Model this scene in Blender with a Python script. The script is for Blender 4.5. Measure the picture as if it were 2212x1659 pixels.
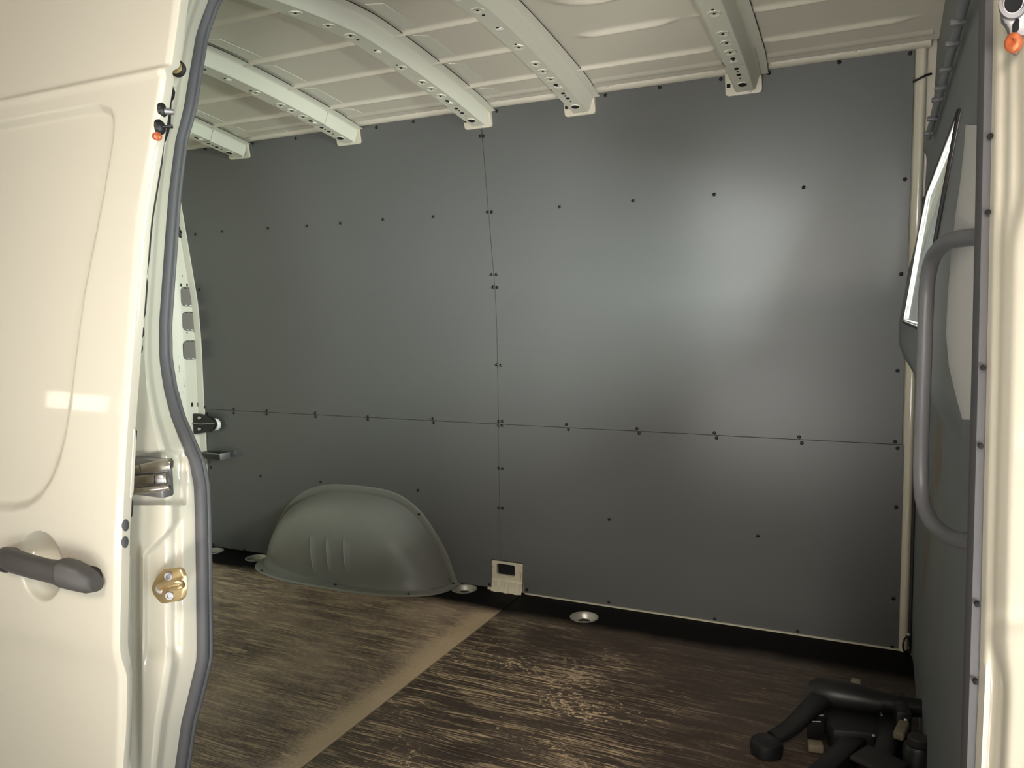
import bpy, bmesh, math, random
import numpy as np
from mathutils import Vector, Matrix

random.seed(4)
for o in list(bpy.data.objects):
    bpy.data.objects.remove(o)
scene = bpy.context.scene
COL = scene.collection

# ------------------------------------------------------------------ camera
W, H = 2212, 1659
YAW, PITCH, ROLL = math.radians(25.147), math.radians(4.857), math.radians(-0.731)
F = 1696.4
CAM = np.array([-0.081, -2.75, 1.0894])
_f = np.array([-math.sin(YAW) * math.cos(PITCH), math.cos(YAW) * math.cos(PITCH), -math.sin(PITCH)])
_r0 = np.array([math.cos(YAW), math.sin(YAW), 0.0])
_u0 = np.cross(_r0, _f)
_r = math.cos(ROLL) * _r0 + math.sin(ROLL) * _u0
_u = -math.sin(ROLL) * _r0 + math.cos(ROLL) * _u0
cd = bpy.data.cameras.new('camera')
cd.sensor_fit = 'HORIZONTAL'
cd.sensor_width = 36.0
cd.lens = F / W * 36.0
cd.clip_start = 0.02
co = bpy.data.objects.new('camera', cd)
COL.objects.link(co)
co.matrix_world = Matrix([[_r[0], _u[0], -_f[0], CAM[0]], [_r[1], _u[1], -_f[1], CAM[1]], [_r[2], _u[2], -_f[2], CAM[2]], [0, 0, 0, 1]])
scene.camera = co

# ------------------------------------------------------------------ world, lights, exposure
scene.view_settings.view_transform = 'Standard'
scene.view_settings.look = 'None'
scene.view_settings.gamma = 1.0
scene.view_settings.use_curve_mapping = False
scene.view_settings.exposure = 0.0
wd = bpy.data.worlds.new('world')
scene.world = wd
wd.use_nodes = True
bg = wd.node_tree.nodes['Background']
bg.inputs['Color'].default_value = (1.0, 0.95, 0.86, 1)
bg.inputs['Strength'].default_value = 0.07


def area(name, loc, target, sx, sy, power, color=(1, 1, 1), spread=180):
    l = bpy.data.lights.new(name, 'AREA')
    l.shape = 'RECTANGLE'
    l.size, l.size_y = sx, sy
    l.energy = power
    l.color = color
    l.spread = math.radians(spread)
    o = bpy.data.objects.new(name, l)
    COL.objects.link(o)
    o.location = loc
    d = Vector(target) - Vector(loc)
    o.rotation_euler = d.to_track_quat('-Z', 'Y').to_euler()
    return o


# daylight from the workshop gate beside the front of the van, a lamp row, windows behind the photographer; plus added fill lights
area('workshop_gate_daylight', (4.4, -4.6, 0.9), (-1.6, -1.0, 1.3), 3.0, 2.0, 200, (0.84, 0.95, 1.0))
area('workshop_lamp_row', (-0.3, -5.2, 3.1), (-0.8, -1.6, 1.0), 3.0, 0.9, 82, (1.0, 0.88, 0.74))
area('lower_wall_fill', (0.2, -5.2, 3.1), (-0.8, -0.4, 0.15), 0.6, 0.4, 2.2, (1.0, 0.92, 0.82), 26)  # added beam that brightens the lower wall and misses the door
area('load_space_fill', (1.05, -4.3, 0.05), (-1.15, -0.3, 1.36), 0.9, 0.6, 7.2, (1.0, 0.97, 0.92), 31)  # added narrow beam to brighten the load space while sparing the door
area('roof_fill', (-0.7, -4.7, -0.45), (-0.45, -0.6, 1.85), 0.5, 0.35, 2.1, (1.0, 0.95, 0.86), 36)  # added low light that lifts the roof from below
area('workshop_window', (-1.75, -6.0, 0.22), (-0.35, 0, 1.38), 2.2, 0.40, 2.2, (1.0, 1.0, 0.95), 28)
area('workshop_window_pane', (-5.55, -5.15, 1.20), (-1.2, -2.0, 0.97), 0.42, 0.15, 1.6, (1.0, 0.93, 0.78))
area('workshop_window_pane_beside', (-5.15, -5.50, 1.18), (-1.2, -2.0, 0.97), 0.42, 0.15, 1.6, (1.0, 0.93, 0.78))
area('cab_windscreen_daylight', (1.4, -0.88, 1.34), (0.0, -0.85, 1.20), 1.3, 0.9, 620, (1.0, 0.99, 0.94))



# ------------------------------------------------------------------ geometry helpers
def ray(px, py):
    return _f + _r * ((px - W / 2) / F) + _u * ((H / 2 - py) / F)


def at(px, py, ax, v):
    """the point of the place that lies on the plane ax = v along the photograph's line of sight"""
    d = ray(px, py)
    i = 'xyz'.index(ax)
    return CAM + d * ((v - CAM[i]) / d[i])


def on_y(px, py, fy):
    """the same on a curved side wall y = fy(z)"""
    d = ray(px, py)
    lo, hi = 0.1, 8.0
    for _ in range(50):
        m = (lo + hi) / 2
        P = CAM + d * m
        if P[1] - fy(P[2]) > 0:
            hi = m
        else:
            lo = m
    return CAM + d * ((lo + hi) / 2)


WL = {}


def obj(name, verts, faces, mat, parent=None, smooth=None, origin=None):
    """one mesh object from world-space vertices; smooth = crease angle in degrees"""
    v = np.asarray(verts, dtype=float)
    if origin is None:
        c = (v.min(0) + v.max(0)) / 2
        if parent is None:
            c[2] = v[:, 2].min()
    else:
        c = np.asarray(origin, dtype=float)
    me = bpy.data.meshes.new(name)
    me.from_pydata((v - c).tolist(), [], [list(map(int, f)) for f in faces])
    if mat is not None:
        me.materials.append(mat)
    me.update()
    if smooth is not None:
        for p in me.polygons:
            p.use_smooth = True
        if smooth < 180:
            me.set_sharp_from_angle(angle=math.radians(smooth))
    o = bpy.data.objects.new(name, me)
    COL.objects.link(o)
    link(o, c, parent)
    return o


def link(o, c, parent):
    if parent is not None:
        o.parent = parent
        o.location = Vector(c) - WL[parent.name]
    else:
        o.location = Vector(c)
    WL[o.name] = Vector(c)


def empty(name, loc):
    o = bpy.data.objects.new(name, None)
    COL.objects.link(o)
    o.location = Vector(loc)
    o.empty_display_size = 0.05
    WL[o.name] = Vector(loc)
    return o


def tag(o, label, cat=None, group=None, kind=None):
    o['label'] = label
    if cat:
        o['category'] = cat
    if group:
        o['group'] = group
    if kind:
        o['kind'] = kind
    return o


def copy_at(src, loc, parent, rot=None):
    c = src.copy()
    COL.objects.link(c)
    c.parent = None
    link(c, loc, parent)
    if rot is not None:
        c.rotation_euler = rot
    return c


def grid_faces(nr, nc, close_r=False, close_c=False, flip=False):
    fs = []
    for i in range(nr if close_r else nr - 1):
        for j in range(nc if close_c else nc - 1):
            a, b = i * nc + j, i * nc + (j + 1) % nc
            c, d = ((i + 1) % nr) * nc + (j + 1) % nc, ((i + 1) % nr) * nc + j
            fs.append((a, d, c, b) if flip else (a, b, c, d))
    return fs


def loft(name, rows, mat, parent=None, smooth=40, close_c=False, cap=False, flip=False):
    nr, nc = len(rows), len(rows[0])
    v = [p for r_ in rows for p in r_]
    f = grid_faces(nr, nc, False, close_c, flip)
    if cap:
        a, b = list(range(nc)), [(nr - 1) * nc + j for j in range(nc)]
        f.append(tuple(a if flip else a[::-1]))
        f.append(tuple(b[::-1] if flip else b))
    return obj(name, v, f, mat, parent, smooth)


def tube_rows(path, rad, n=10, squash=None, closed=False):
    P = [np.asarray(p, float) for p in path]
    rows = []
    up = None
    for i, p in enumerate(P):
        a = P[i - 1] if (i > 0 or closed) else P[0]
        b = P[(i + 1) % len(P)] if (i < len(P) - 1 or closed) else P[-1]
        t = b - a
        t = t / (np.linalg.norm(t) + 1e-12)
        if up is None:
            up = np.array([0, 0, 1.0]) if abs(t[2]) < 0.9 else np.array([1.0, 0, 0])
        s = np.cross(t, up)
        s /= np.linalg.norm(s) + 1e-12
        up = np.cross(s, t)
        r_ = rad[i] if hasattr(rad, '__len__') else rad
        q = squash or (1, 1)
        rows.append([p + s * (math.cos(k * 2 * math.pi / n) * r_ * q[0]) + up * (math.sin(k * 2 * math.pi / n) * r_ * q[1]) for k in range(n)])
    return rows


def tube(name, path, rad, mat, parent=None, n=10, cap=True, squash=None):
    return loft(name, tube_rows(path, rad, n, squash), mat, parent, 50, True, cap, True)


def smooth_path(pts, per=8, closed=False):
    P = [np.asarray(p, float) for p in pts]
    n = len(P)
    out = []
    for i in range(n if closed else n - 1):
        g = lambda k: P[k % n] if closed else P[min(max(k, 0), n - 1)]
        p0, p1, p2, p3 = g(i - 1), g(i), g(i + 1), g(i + 2)
        for k in range(per):
            t = k / per
            out.append(0.5 * (2 * p1 + (p2 - p0) * t + (2 * p0 - 5 * p1 + 4 * p2 - p3) * t * t + (3 * p1 - p0 - 3 * p2 + p3) * t ** 3))
    if not closed:
        out.append(P[-1])
    return out


def box_mesh(lo, hi, bev=0.0, seg=2):
    bm = bmesh.new()
    bmesh.ops.create_cube(bm, size=1)
    lo, hi = np.asarray(lo, float), np.asarray(hi, float)
    for v in bm.verts:
        v.co = Vector((lo + hi) / 2) + Vector([v.co[i] * (hi - lo)[i] for i in range(3)])
    if bev > 0:
        bmesh.ops.bevel(bm, geom=bm.edges[:], offset=bev, segments=seg, profile=0.5, affect='EDGES')
    v = [tuple(x.co) for x in bm.verts]
    f = [[x.index for x in fc.verts] for fc in bm.faces]
    bm.free()
    return v, f


def box(name, lo, hi, mat, parent=None, bev=0.003, seg=2, rot=None, pivot=None):
    v, f = box_mesh(lo, hi, bev, seg)
    if rot is not None:
        R = np.array(rot)
        c = np.asarray(pivot if pivot is not None else (np.asarray(lo) + np.asarray(hi)) / 2, float)
        v = [c + R @ (np.asarray(p) - c) for p in v]
    return obj(name, v, f, mat, parent, 35)


def prism(name, poly, axis, t0, t1, mat, parent=None, bev=0.0, smooth=35):
    """extrude a 2D polygon along axis from t0 to t1; poly in the other two axes (x,y,z order)"""
    bm = bmesh.new()
    def P(a, b, t):
        return {'x': (t, a, b), 'y': (a, t, b), 'z': (a, b, t)}[axis]
    vs = [bm.verts.new(P(a, b, t0)) for a, b in poly]
    f0 = bm.faces.new(vs)
    r = bmesh.ops.extrude_face_region(bm, geom=[f0])
    for g in r['geom']:
        if isinstance(g, bmesh.types.BMVert):
            g.co['xyz'.index(axis)] = t1
    bmesh.ops.recalc_face_normals(bm, faces=bm.faces[:])
    if bev > 0:
        bmesh.ops.bevel(bm, geom=bm.edges[:], offset=bev, segments=2, profile=0.5, affect='EDGES')
    bm.verts.index_update()
    v = [tuple(x.co) for x in bm.verts]
    f = [[x.index for x in fc.verts] for fc in bm.faces]
    bm.free()
    return obj(name, v, f, mat, parent, smooth)


def basis(n, up=(0, 0, 1)):
    n = np.asarray(n, float)
    n /= np.linalg.norm(n)
    up = np.asarray(up, float)
    if abs(n @ up) > 0.95:
        up = np.array([0, 1.0, 0])
    s = np.cross(up, n)
    s /= np.linalg.norm(s)
    return s, np.cross(n, s), n


def lathe_v(c, n, prof, seg=16, sx=1.0, sy=1.0, up=(0, 0, 1), lid=True):
    """prof: list of (radius, height along n)"""
    s, t, n = basis(n, up)
    c = np.asarray(c, float)
    v, f = [], []
    for r_, h in prof:
        for k in range(seg):
            a = 2 * math.pi * k / seg
            v.append(c + s * (math.cos(a) * r_ * sx) + t * (math.sin(a) * r_ * sy) + n * h)
    m = len(prof)
    for i in range(m - 1):
        for k in range(seg):
            f.append((i * seg + k, i * seg + (k + 1) % seg, (i + 1) * seg + (k + 1) % seg, (i + 1) * seg + k))
    if lid:
        f.append(tuple(range(seg))[::-1])
    f.append(tuple((m - 1) * seg + k for k in range(seg)))
    return v, f


def lathe(name, c, n, prof, mat, parent=None, seg=16, smooth=40, sx=1.0, sy=1.0, up=(0, 0, 1), lid=True):
    v, f = lathe_v(c, n, prof, seg, sx, sy, up, lid)
    return obj(name, v, f, mat, parent, smooth)


def rrect(cx, cy, w, h, r, n=5):
    out = []
    for k, (sx, sy) in enumerate(((1, 1), (-1, 1), (-1, -1), (1, -1))):
        for i in range(n + 1):
            a = math.pi / 2 * (k + i / n)
            out.append((cx + sx * (w / 2 - r) + r * math.cos(a), cy + sy * (h / 2 - r) + r * math.sin(a)))
    return out


def sstep(a, b, x):
    t = np.clip((np.asarray(x, float) - a) / (b - a), 0, 1)
    return t * t * (3 - 2 * t)


def poly_sd(px, pz, poly):
    """signed distance (positive inside) of points to a polygon"""
    px, pz = np.asarray(px, float), np.asarray(pz, float)
    d = np.full(px.shape, 1e9)
    ins = np.zeros(px.shape, bool)
    n = len(poly)
    for i in range(n):
        ax, az = poly[i]
        bx, bz = poly[(i + 1) % n]
        ex, ez = bx - ax, bz - az
        t = np.clip(((px - ax) * ex + (pz - az) * ez) / (ex * ex + ez * ez), 0, 1)
        d = np.minimum(d, np.hypot(px - ax - t * ex, pz - az - t * ez))
        if abs(ez) > 1e-9:
            c = ((az > pz) != (bz > pz)) & (px < (bx - ax) * (pz - az) / ez + ax)
            ins ^= c
    return np.where(ins, d, -d)


# ------------------------------------------------------------------ materials
class NT:
    def __init__(s, name):
        s.m = bpy.data.materials.new(name)
        s.m.use_nodes = True
        s.t = s.m.node_tree
        s.b = s.t.nodes['Principled BSDF']

    def n(s, typ, ins=None, **kw):
        nd = s.t.nodes.new(typ)
        for k, v in kw.items():
            setattr(nd, k, v)
        for k, v in (ins or {}).items():
            s.set(nd.inputs[k], v)
        return nd

    def set(s, sock, v):
        if isinstance(v, bpy.types.NodeSocket):
            s.t.links.new(v, sock)
        else:
            sock.default_value = v

    def p(s, **kw):
        for k, v in kw.items():
            s.set(s.b.inputs[k.replace('_', ' ')], v)

    def math(s, op, a, b=0.0, c=0.0, clamp=False):
        nd = s.n('ShaderNodeMath', operation=op, use_clamp=clamp)
        for i, v in enumerate((a, b, c)):
            s.set(nd.inputs[i], v)
        return nd.outputs[0]

    def pos(s):
        return s.n('ShaderNodeNewGeometry').outputs['Position']

    def mapping(s, vec, scale=(1, 1, 1), rot=(0, 0, 0), loc=(0, 0, 0)):
        return s.n('ShaderNodeMapping', {'Vector': vec, 'Scale': scale, 'Rotation': rot, 'Location': loc}).outputs[0]

    def noise(s, vec, scale, detail=4, rough=0.55, dist=0.0):
        return s.n('ShaderNodeTexNoise', {'Vector': vec, 'Scale': scale, 'Detail': detail, 'Roughness': rough, 'Distortion': dist}).outputs[0]

    def ramp(s, fac, a, b, lo=0.0, hi=1.0):
        return s.n('ShaderNodeMapRange', {'Value': fac, 'From Min': a, 'From Max': b, 'To Min': lo, 'To Max': hi}, interpolation_type='SMOOTHSTEP').outputs[0]

    def mix(s, fac, a, b):
        nd = s.n('ShaderNodeMix', data_type='RGBA')
        s.set(nd.inputs[0], fac)
        s.set(nd.inputs[6], a)
        s.set(nd.inputs[7], b)
        return nd.outputs[2]

    def bump(s, h, strength=0.2, dist=0.002):
        s.p(Normal=s.n('ShaderNodeBump', {'Height': h, 'Strength': strength, 'Distance': dist}).outputs[0])


def c4(r, g, b):
    return (r, g, b, 1)


def plain(name, col, rough=0.5, metal=0.0, coat=0.0, var=0.06, vscale=30, bump=0.0, bscale=300, spec=0.5):
    t = NT(name)
    n1 = t.noise(t.pos(), vscale, 4)
    dark = tuple(x * (1 - var) for x in col)
    lite = tuple(min(1, x * (1 + var)) for x in col)
    t.p(Base_Color=t.mix(n1, c4(*dark), c4(*lite)), Roughness=rough, Metallic=metal, Coat_Weight=coat, Coat_Roughness=0.04)
    t.b.inputs['Specular IOR Level'].default_value = spec
    if bump:
        t.bump(t.noise(t.pos(), bscale, 3), bump, 0.001)
    return t.m


M = {}
M['paint'] = plain('cream_body_paint', (0.58, 0.54, 0.44), 0.42, coat=0.6, var=0.02, vscale=3)  # body cream, darkened to offset the strong light outside
M['roof'] = plain('cream_paint_lit_roof', (0.62, 0.585, 0.495), 0.45, coat=0.15, var=0.03, vscale=5)  # same cream as the body, lightened to make up for weak light inside
M['bow'] = plain('cream_paint_lit_beams', (0.62, 0.615, 0.52), 0.5, var=0.02, vscale=6)  # the beams' cream, likewise lightened for the dim load space
M['black'] = plain('black_plastic', (0.009, 0.009, 0.010), 0.42, var=0.15, bump=0.08, bscale=700)
M['void'] = plain('dark_opening', (0.004, 0.004, 0.005), 0.9, var=0.1)
M['screw'] = plain('black_screw', (0.006, 0.006, 0.006), 0.35, var=0.1)
M['rubber'] = plain('grey_rubber_seal', (0.082, 0.080, 0.084), 0.55, var=0.08, vscale=12, spec=0.35)
M['rubber_dark'] = plain('dark_rubber', (0.022, 0.019, 0.020), 0.6, var=0.1, vscale=12)
M['handle'] = plain('grey_handle_plastic', (0.065, 0.060, 0.055), 0.5, var=0.08, vscale=60, bump=0.15, bscale=900)
M['rail_grey'] = plain('grey_tube_coating', (0.13, 0.128, 0.138), 0.36, var=0.08, vscale=15)
M['steel'] = plain('zinc_steel', (0.60, 0.55, 0.50), 0.28, metal=1.0, var=0.1, vscale=40)
M['brass'] = plain('yellow_zinc', (0.66, 0.50, 0.27), 0.35, metal=0.85, var=0.18, vscale=50)
M['alloy'] = plain('cast_alloy', (0.33, 0.32, 0.33), 0.42, metal=0.8, var=0.15, vscale=60)
M['orange'] = plain('orange_rivet', (0.55, 0.14, 0.05), 0.4, metal=0.3, var=0.15, vscale=60)
M['cap'] = plain('grey_cap', (0.165, 0.150, 0.135), 0.6, var=0.06, vscale=40)
M['white'] = plain('white_plastic', (0.72, 0.71, 0.66), 0.4, var=0.03)
M['beige'] = plain('beige_plastic', (0.17, 0.145, 0.10), 0.5, var=0.3, vscale=40)
M['arch'] = plain('grey_arch_plastic', (0.215, 0.214, 0.198), 0.36, var=0.06, vscale=20, bump=0.10, bscale=900)
M['ground'] = plain('workshop_concrete', (0.34, 0.32, 0.29), 0.6, var=0.08, vscale=3, bump=0.1)
M['cover'] = plain('light_grey_cover', (0.60, 0.585, 0.575), 0.45, var=0.04, vscale=20)
M['grommet'] = plain('black_grommet', (0.010, 0.011, 0.010), 0.5, var=0.2, vscale=80)
M['cup'] = plain('zinc_cup', (0.42, 0.41, 0.37), 0.42, metal=0.55, var=0.12, vscale=60)


def mat_panel():
    t = NT('grey_wall_board')
    P = t.pos()
    brush = t.noise(t.mapping(P, (1.2, 1, 160)), 1.0, 6, 0.6)
    cloud = t.noise(P, 2.2, 3)
    fac = t.math('ADD', t.math('MULTIPLY', brush, 0.35), t.math('MULTIPLY', cloud, 0.65))
    t.p(Base_Color=t.mix(fac, c4(0.098, 0.101, 0.102), c4(0.114, 0.116, 0.115)))
    t.p(Roughness=t.math('ADD', t.math('MULTIPLY', brush, 0.10), 0.25))
    t.b.inputs['Specular IOR Level'].default_value = 0.55
    grain = t.noise(P, 900, 2)
    t.bump(t.math('ADD', t.math('MULTIPLY', brush, 0.5), t.math('MULTIPLY', grain, 0.5)), 0.05, 0.0006)
    return t.m


def mat_floor():
    t = NT('worn_floor_board')
    P = t.pos()
    sx = t.n('ShaderNodeSeparateXYZ', {'Vector': P})
    X, Y = sx.outputs[0], sx.outputs[1]
    mul = lambda a, b: t.math('MULTIPLY', a, b)
    add = lambda a, b: t.math('ADD', a, b)
    inv = lambda a: t.math('SUBTRACT', 1.0, a)
    wob = t.noise(t.mapping(P, (1.6, 1.6, 1)), 2.0, 3)
    y2 = add(Y, mul(t.math('SUBTRACT', wob, 0.5), 0.10))
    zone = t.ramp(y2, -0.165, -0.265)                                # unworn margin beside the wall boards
    rear = t.ramp(X, -1.334, -1.338)                                 # 1 on the rear sheet
    front = inv(rear)
    frontwear = mul(t.ramp(X, -0.15, -1.05, 0.18, 1.0), t.ramp(Y, -0.25, -0.90, 0.45, 1.0))
    wear = mul(add(rear, mul(front, frontwear)), zone)
    blot = t.noise(t.mapping(P, (3.0, 4.2, 1)), 1.0, 4, 0.6)
    fine = t.noise(t.mapping(P, (60, 190, 1)), 1.0, 6, 0.75)
    speck = t.noise(t.mapping(P, (45, 70, 1), (0, 0, 0.4)), 1.0, 5, 0.7)
    mesh = t.noise(t.mapping(P, (420, 420, 1)), 1.0, 2, 0.6)
    warpn = t.n('ShaderNodeTexNoise', {'Vector': P, 'Scale': 2.6, 'Detail': 2.0}).outputs[1]
    warp = t.n('ShaderNodeVectorMath', {0: P, 1: t.mapping(warpn, (0.0, 0.05, 0))}, operation='ADD').outputs[0]

    def lines(scale, rot, off, width, lo, hi, gscale):
        """thin scratches: where a stretched noise crosses its middle value"""
        n_ = t.noise(t.mapping(warp, scale, (0, 0, rot), off), 1.0, 2.5, 0.5)
        d_ = t.math('ABSOLUTE', t.math('SUBTRACT', n_, 0.5))
        g_ = t.noise(t.mapping(P, gscale, (0, 0, rot), off), 1.0, 4, 0.65)
        return mul(t.ramp(d_, width, width * 0.25), t.ramp(g_, lo, hi))
    l1 = lines((2.0, 55, 1), 0.03, (0, 0, 0), 0.030, 0.50, 0.60, (3.0, 22, 1))
    l2 = lines((3.2, 110, 1), -0.05, (3, 7, 0), 0.050, 0.46, 0.58, (4.0, 30, 1))
    l3 = lines((1.4, 34, 1), 0.10, (8, 1, 0), 0.014, 0.44, 0.54, (2.0, 9, 1))
    l4 = lines((3.0, 40, 1), 0.75, (5, 5, 0), 0.012, 0.56, 0.66, (5.0, 9, 1))
    l5 = lines((6.0, 240, 1), 0.0, (1, 9, 0), 0.060, 0.44, 0.60, (7.0, 40, 1))
    rl = t.math('MAXIMUM', t.math('MAXIMUM', l1, mul(l2, 0.85)), t.math('MAXIMUM', t.math('MAXIMUM', l3, mul(l4, 0.6)), mul(l5, 0.7)))
    sparse = t.ramp(t.math('SUBTRACT', add(mul(blot, 0.6), mul(frontwear, 0.42)), 0.0), 0.42, 0.66)
    flakes = mul(t.ramp(add(mul(speck, 0.55), mul(blot, 0.45)), 0.560, 0.600), t.ramp(frontwear, 0.25, 0.85))
    fl = t.math('MAXIMUM', mul(t.math('MAXIMUM', l1, t.math('MAXIMUM', l3, mul(l2, 0.7))), add(0.18, mul(sparse, 0.8))), t.math('MAXIMUM', flakes, mul(l4, 0.5)))
    light = mul(add(mul(rl, rear), mul(fl, front)), zone)
    # bare wood along the joint of the two sheets
    strip = mul(mul(t.ramp(add(X, mul(t.math('SUBTRACT', add(mul(fine, 0.6), mul(blot, 0.4)), 0.5), 0.28)), -1.475, -1.375), rear), zone)
    light = t.math('MAXIMUM', light, mul(strip, 0.92))
    haze = t.ramp(add(mul(fine, 0.45), mul(blot, 0.55)), 0.36, 0.64)
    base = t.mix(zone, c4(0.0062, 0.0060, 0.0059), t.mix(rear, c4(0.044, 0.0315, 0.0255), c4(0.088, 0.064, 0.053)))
    worn = t.mix(mul(haze, wear), base, t.mix(rear, c4(0.125, 0.092, 0.070), c4(0.37, 0.28, 0.215)))
    tan = t.mix(t.noise(P, 9, 3), c4(0.52, 0.39, 0.25), c4(0.68, 0.53, 0.36))
    col = t.mix(light, worn, tan)
    col = t.mix(mul(mul(t.ramp(mesh, 0.48, 0.66), 0.38), zone), col, c4(0.050, 0.038, 0.031))
    t.set(t.b.inputs['Specular IOR Level'], add(0.06, mul(zone, 0.28)))
    t.p(Base_Color=col, Roughness=add(mul(light, 0.2), add(t.math('SUBTRACT', 0.66, mul(zone, 0.24)), mul(fine, 0.12))))
    t.bump(add(mul(light, -0.7), mul(mesh, 0.4)), 0.3, 0.001)
    return t.m


def mat_bulkhead():
    t = NT('scuffed_grey_bulkhead')
    P = t.pos()
    sx = t.n('ShaderNodeSeparateXYZ', {'Vector': P})
    Y, Z = sx.outputs[1], sx.outputs[2]
    low = t.ramp(Z, 0.98, 0.62)
    vert = t.noise(t.mapping(P, (1, 34, 3.0), (0.35, 0, 0)), 1.0, 6, 0.65)
    fine = t.noise(t.mapping(P, (1, 260, 26), (0.25, 0, 0)), 1.0, 4, 0.7)
    scr = t.math('MULTIPLY', t.math('MULTIPLY', t.ramp(fine, 0.63, 0.72), t.ramp(vert, 0.45, 0.62)), low)

    def patch(y0, z0, ry, rz, shear):
        yy = t.math('DIVIDE', t.math('SUBTRACT', t.math('SUBTRACT', Y, y0), t.math('MULTIPLY', t.math('SUBTRACT', Z, z0), shear)), ry)
        zz = t.math('DIVIDE', t.math('SUBTRACT', Z, z0), rz)
        d = t.math('ADD', t.math('MULTIPLY', yy, yy), t.math('MULTIPLY', zz, zz))
        d = t.math('ADD', d, t.math('MULTIPLY', t.math('SUBTRACT', fine, 0.5), 1.6))
        return t.ramp(d, 1.0, 0.55)
    tanp = t.math('MAXIMUM', patch(-0.92, 0.80, 0.12, 0.10, -0.6), patch(-0.62, 0.52, 0.10, 0.22, -0.9))
    greyp = t.math('MAXIMUM', patch(-0.95, 0.62, 0.17, 0.16, -0.5), patch(-0.85, 0.40, 0.14, 0.20, -0.5))
    base = t.mix(t.noise(P, 14, 4), c4(0.165, 0.174, 0.188), c4(0.200, 0.209, 0.222))
    col = t.mix(t.math('MULTIPLY', scr, 0.55), base, c4(0.22, 0.22, 0.21))
    col = t.mix(t.math('MULTIPLY', greyp, t.ramp(fine, 0.42, 0.58)), col, c4(0.20, 0.20, 0.17))
    col = t.mix(t.math('MULTIPLY', tanp, 0.8), col, c4(0.19, 0.145, 0.085))
    t.p(Base_Color=col, Roughness=0.5)
    t.bump(t.noise(P, 500, 3), 0.12, 0.001)
    return t.m


def mat_glass():
    t = NT('dusty_window_glass')
    P = t.pos()
    streak = t.noise(t.mapping(P, (1, 26, 2.2)), 1.0, 6, 0.65)
    spots = t.noise(P, 160, 2)
    dust = t.math('ADD', t.math('MULTIPLY', t.ramp(streak, 0.3, 0.7), 0.5), t.math('MULTIPLY', t.ramp(spots, 0.66, 0.72), 0.5), clamp=True)
    tr = t.n('ShaderNodeBsdfTransparent', {'Color': c4(0.80, 0.90, 0.86)})
    gl = t.n('ShaderNodeBsdfGlossy', {'Color': c4(1, 1, 1), 'Roughness': 0.04})
    fr = t.n('ShaderNodeFresnel', {'IOR': 1.45})
    m1 = t.n('ShaderNodeMixShader', {0: fr.outputs[0], 1: tr.outputs[0], 2: gl.outputs[0]})
    tl = t.n('ShaderNodeBsdfTranslucent', {'Color': c4(0.028, 0.032, 0.029)})
    df = t.n('ShaderNodeBsdfDiffuse', {'Color': c4(0.30, 0.32, 0.29)})
    m2 = t.n('ShaderNodeMixShader', {0: 0.45, 1: tl.outputs[0], 2: df.outputs[0]})
    m3 = t.n('ShaderNodeMixShader', {0: dust, 1: m1.outputs[0], 2: m2.outputs[0]})
    t.t.links.new(m3.outputs[0], t.t.nodes['Material Output'].inputs[0])
    return t.m


def mat_scuffed_paint():
    t = NT('scuffed_cream_paint')
    P = t.pos()
    n = t.noise(t.mapping(P, (1, 60, 9)), 1.0, 5, 0.7)
    sx = t.n('ShaderNodeSeparateXYZ', {'Vector': P})
    zone = t.math('MULTIPLY', t.ramp(sx.outputs[1], -0.06, -0.10), t.math('MULTIPLY', t.ramp(sx.outputs[2], 0.62, 0.72), t.ramp(sx.outputs[2], 1.02, 0.92)))
    k = t.math('MULTIPLY', t.ramp(n, 0.60, 0.66), zone)
    t.p(Base_Color=t.mix(k, c4(0.60, 0.57, 0.485), c4(0.08, 0.07, 0.06)), Roughness=0.45, Coat_Weight=0.3)
    return t.m


def mat_post():
    t = NT('rusty_cream_steel')
    P = t.pos()
    sx = t.n('ShaderNodeSeparateXYZ', {'Vector': P})
    rust = t.math('MULTIPLY', t.ramp(t.noise(t.mapping(P, (60, 60, 18)), 1.0, 5, 0.7), 0.56, 0.66), t.ramp(sx.outputs[2], 0.03, 0.075))
    t.p(Base_Color=t.mix(t.math('MULTIPLY', rust, 0.65), c4(0.58, 0.54, 0.43), c4(0.22, 0.12, 0.05)), Roughness=0.5)
    return t.m


M['panel'] = mat_panel()
M['floor'] = mat_floor()
M['bulk'] = mat_bulkhead()
M['glass'] = mat_glass()
M['pillar'] = mat_scuffed_paint()
M['post'] = mat_post()

# ------------------------------------------------------------------ profiles of the van
def _ism(z, a, b):
    """integral of a smooth step from a to b"""
    t = min(max((z - a) / (b - a), 0.0), 1.0)
    return (b - a) * (t ** 3 - t ** 4 / 2) + max(0.0, z - b)


def yw(z):
    """far wall lining: upright below, leaning inwards towards the roof"""
    return -(0.050 * _ism(z, 0.90, 1.10) + 0.108 * _ism(z, 1.10, 1.24))


def yd(z):
    """outer skin of the opened sliding door"""
    return -2.0 + 0.13 * max(0.0, (z - 0.55) / 1.05) ** 1.7


def ys(z):
    """plane of the rubber seal round the door opening"""
    return yd(z) + 0.14


def zb(y):
    """underside of the roof beams"""
    return 1.876 - 0.08 * (abs(y + 0.89) / 0.75) ** 1.4


def zr(y):
    return zb(y) + 0.05


# ------------------------------------------------------------------ ground, floor
ground = obj('ground', [(-9, -9, -0.66), (7, -9, -0.66), (7, 5, -0.66), (-9, 5, -0.66)], [(0, 1, 2, 3)], M['ground'])
tag(ground, 'grey concrete workshop ground under the van', kind='structure')

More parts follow.
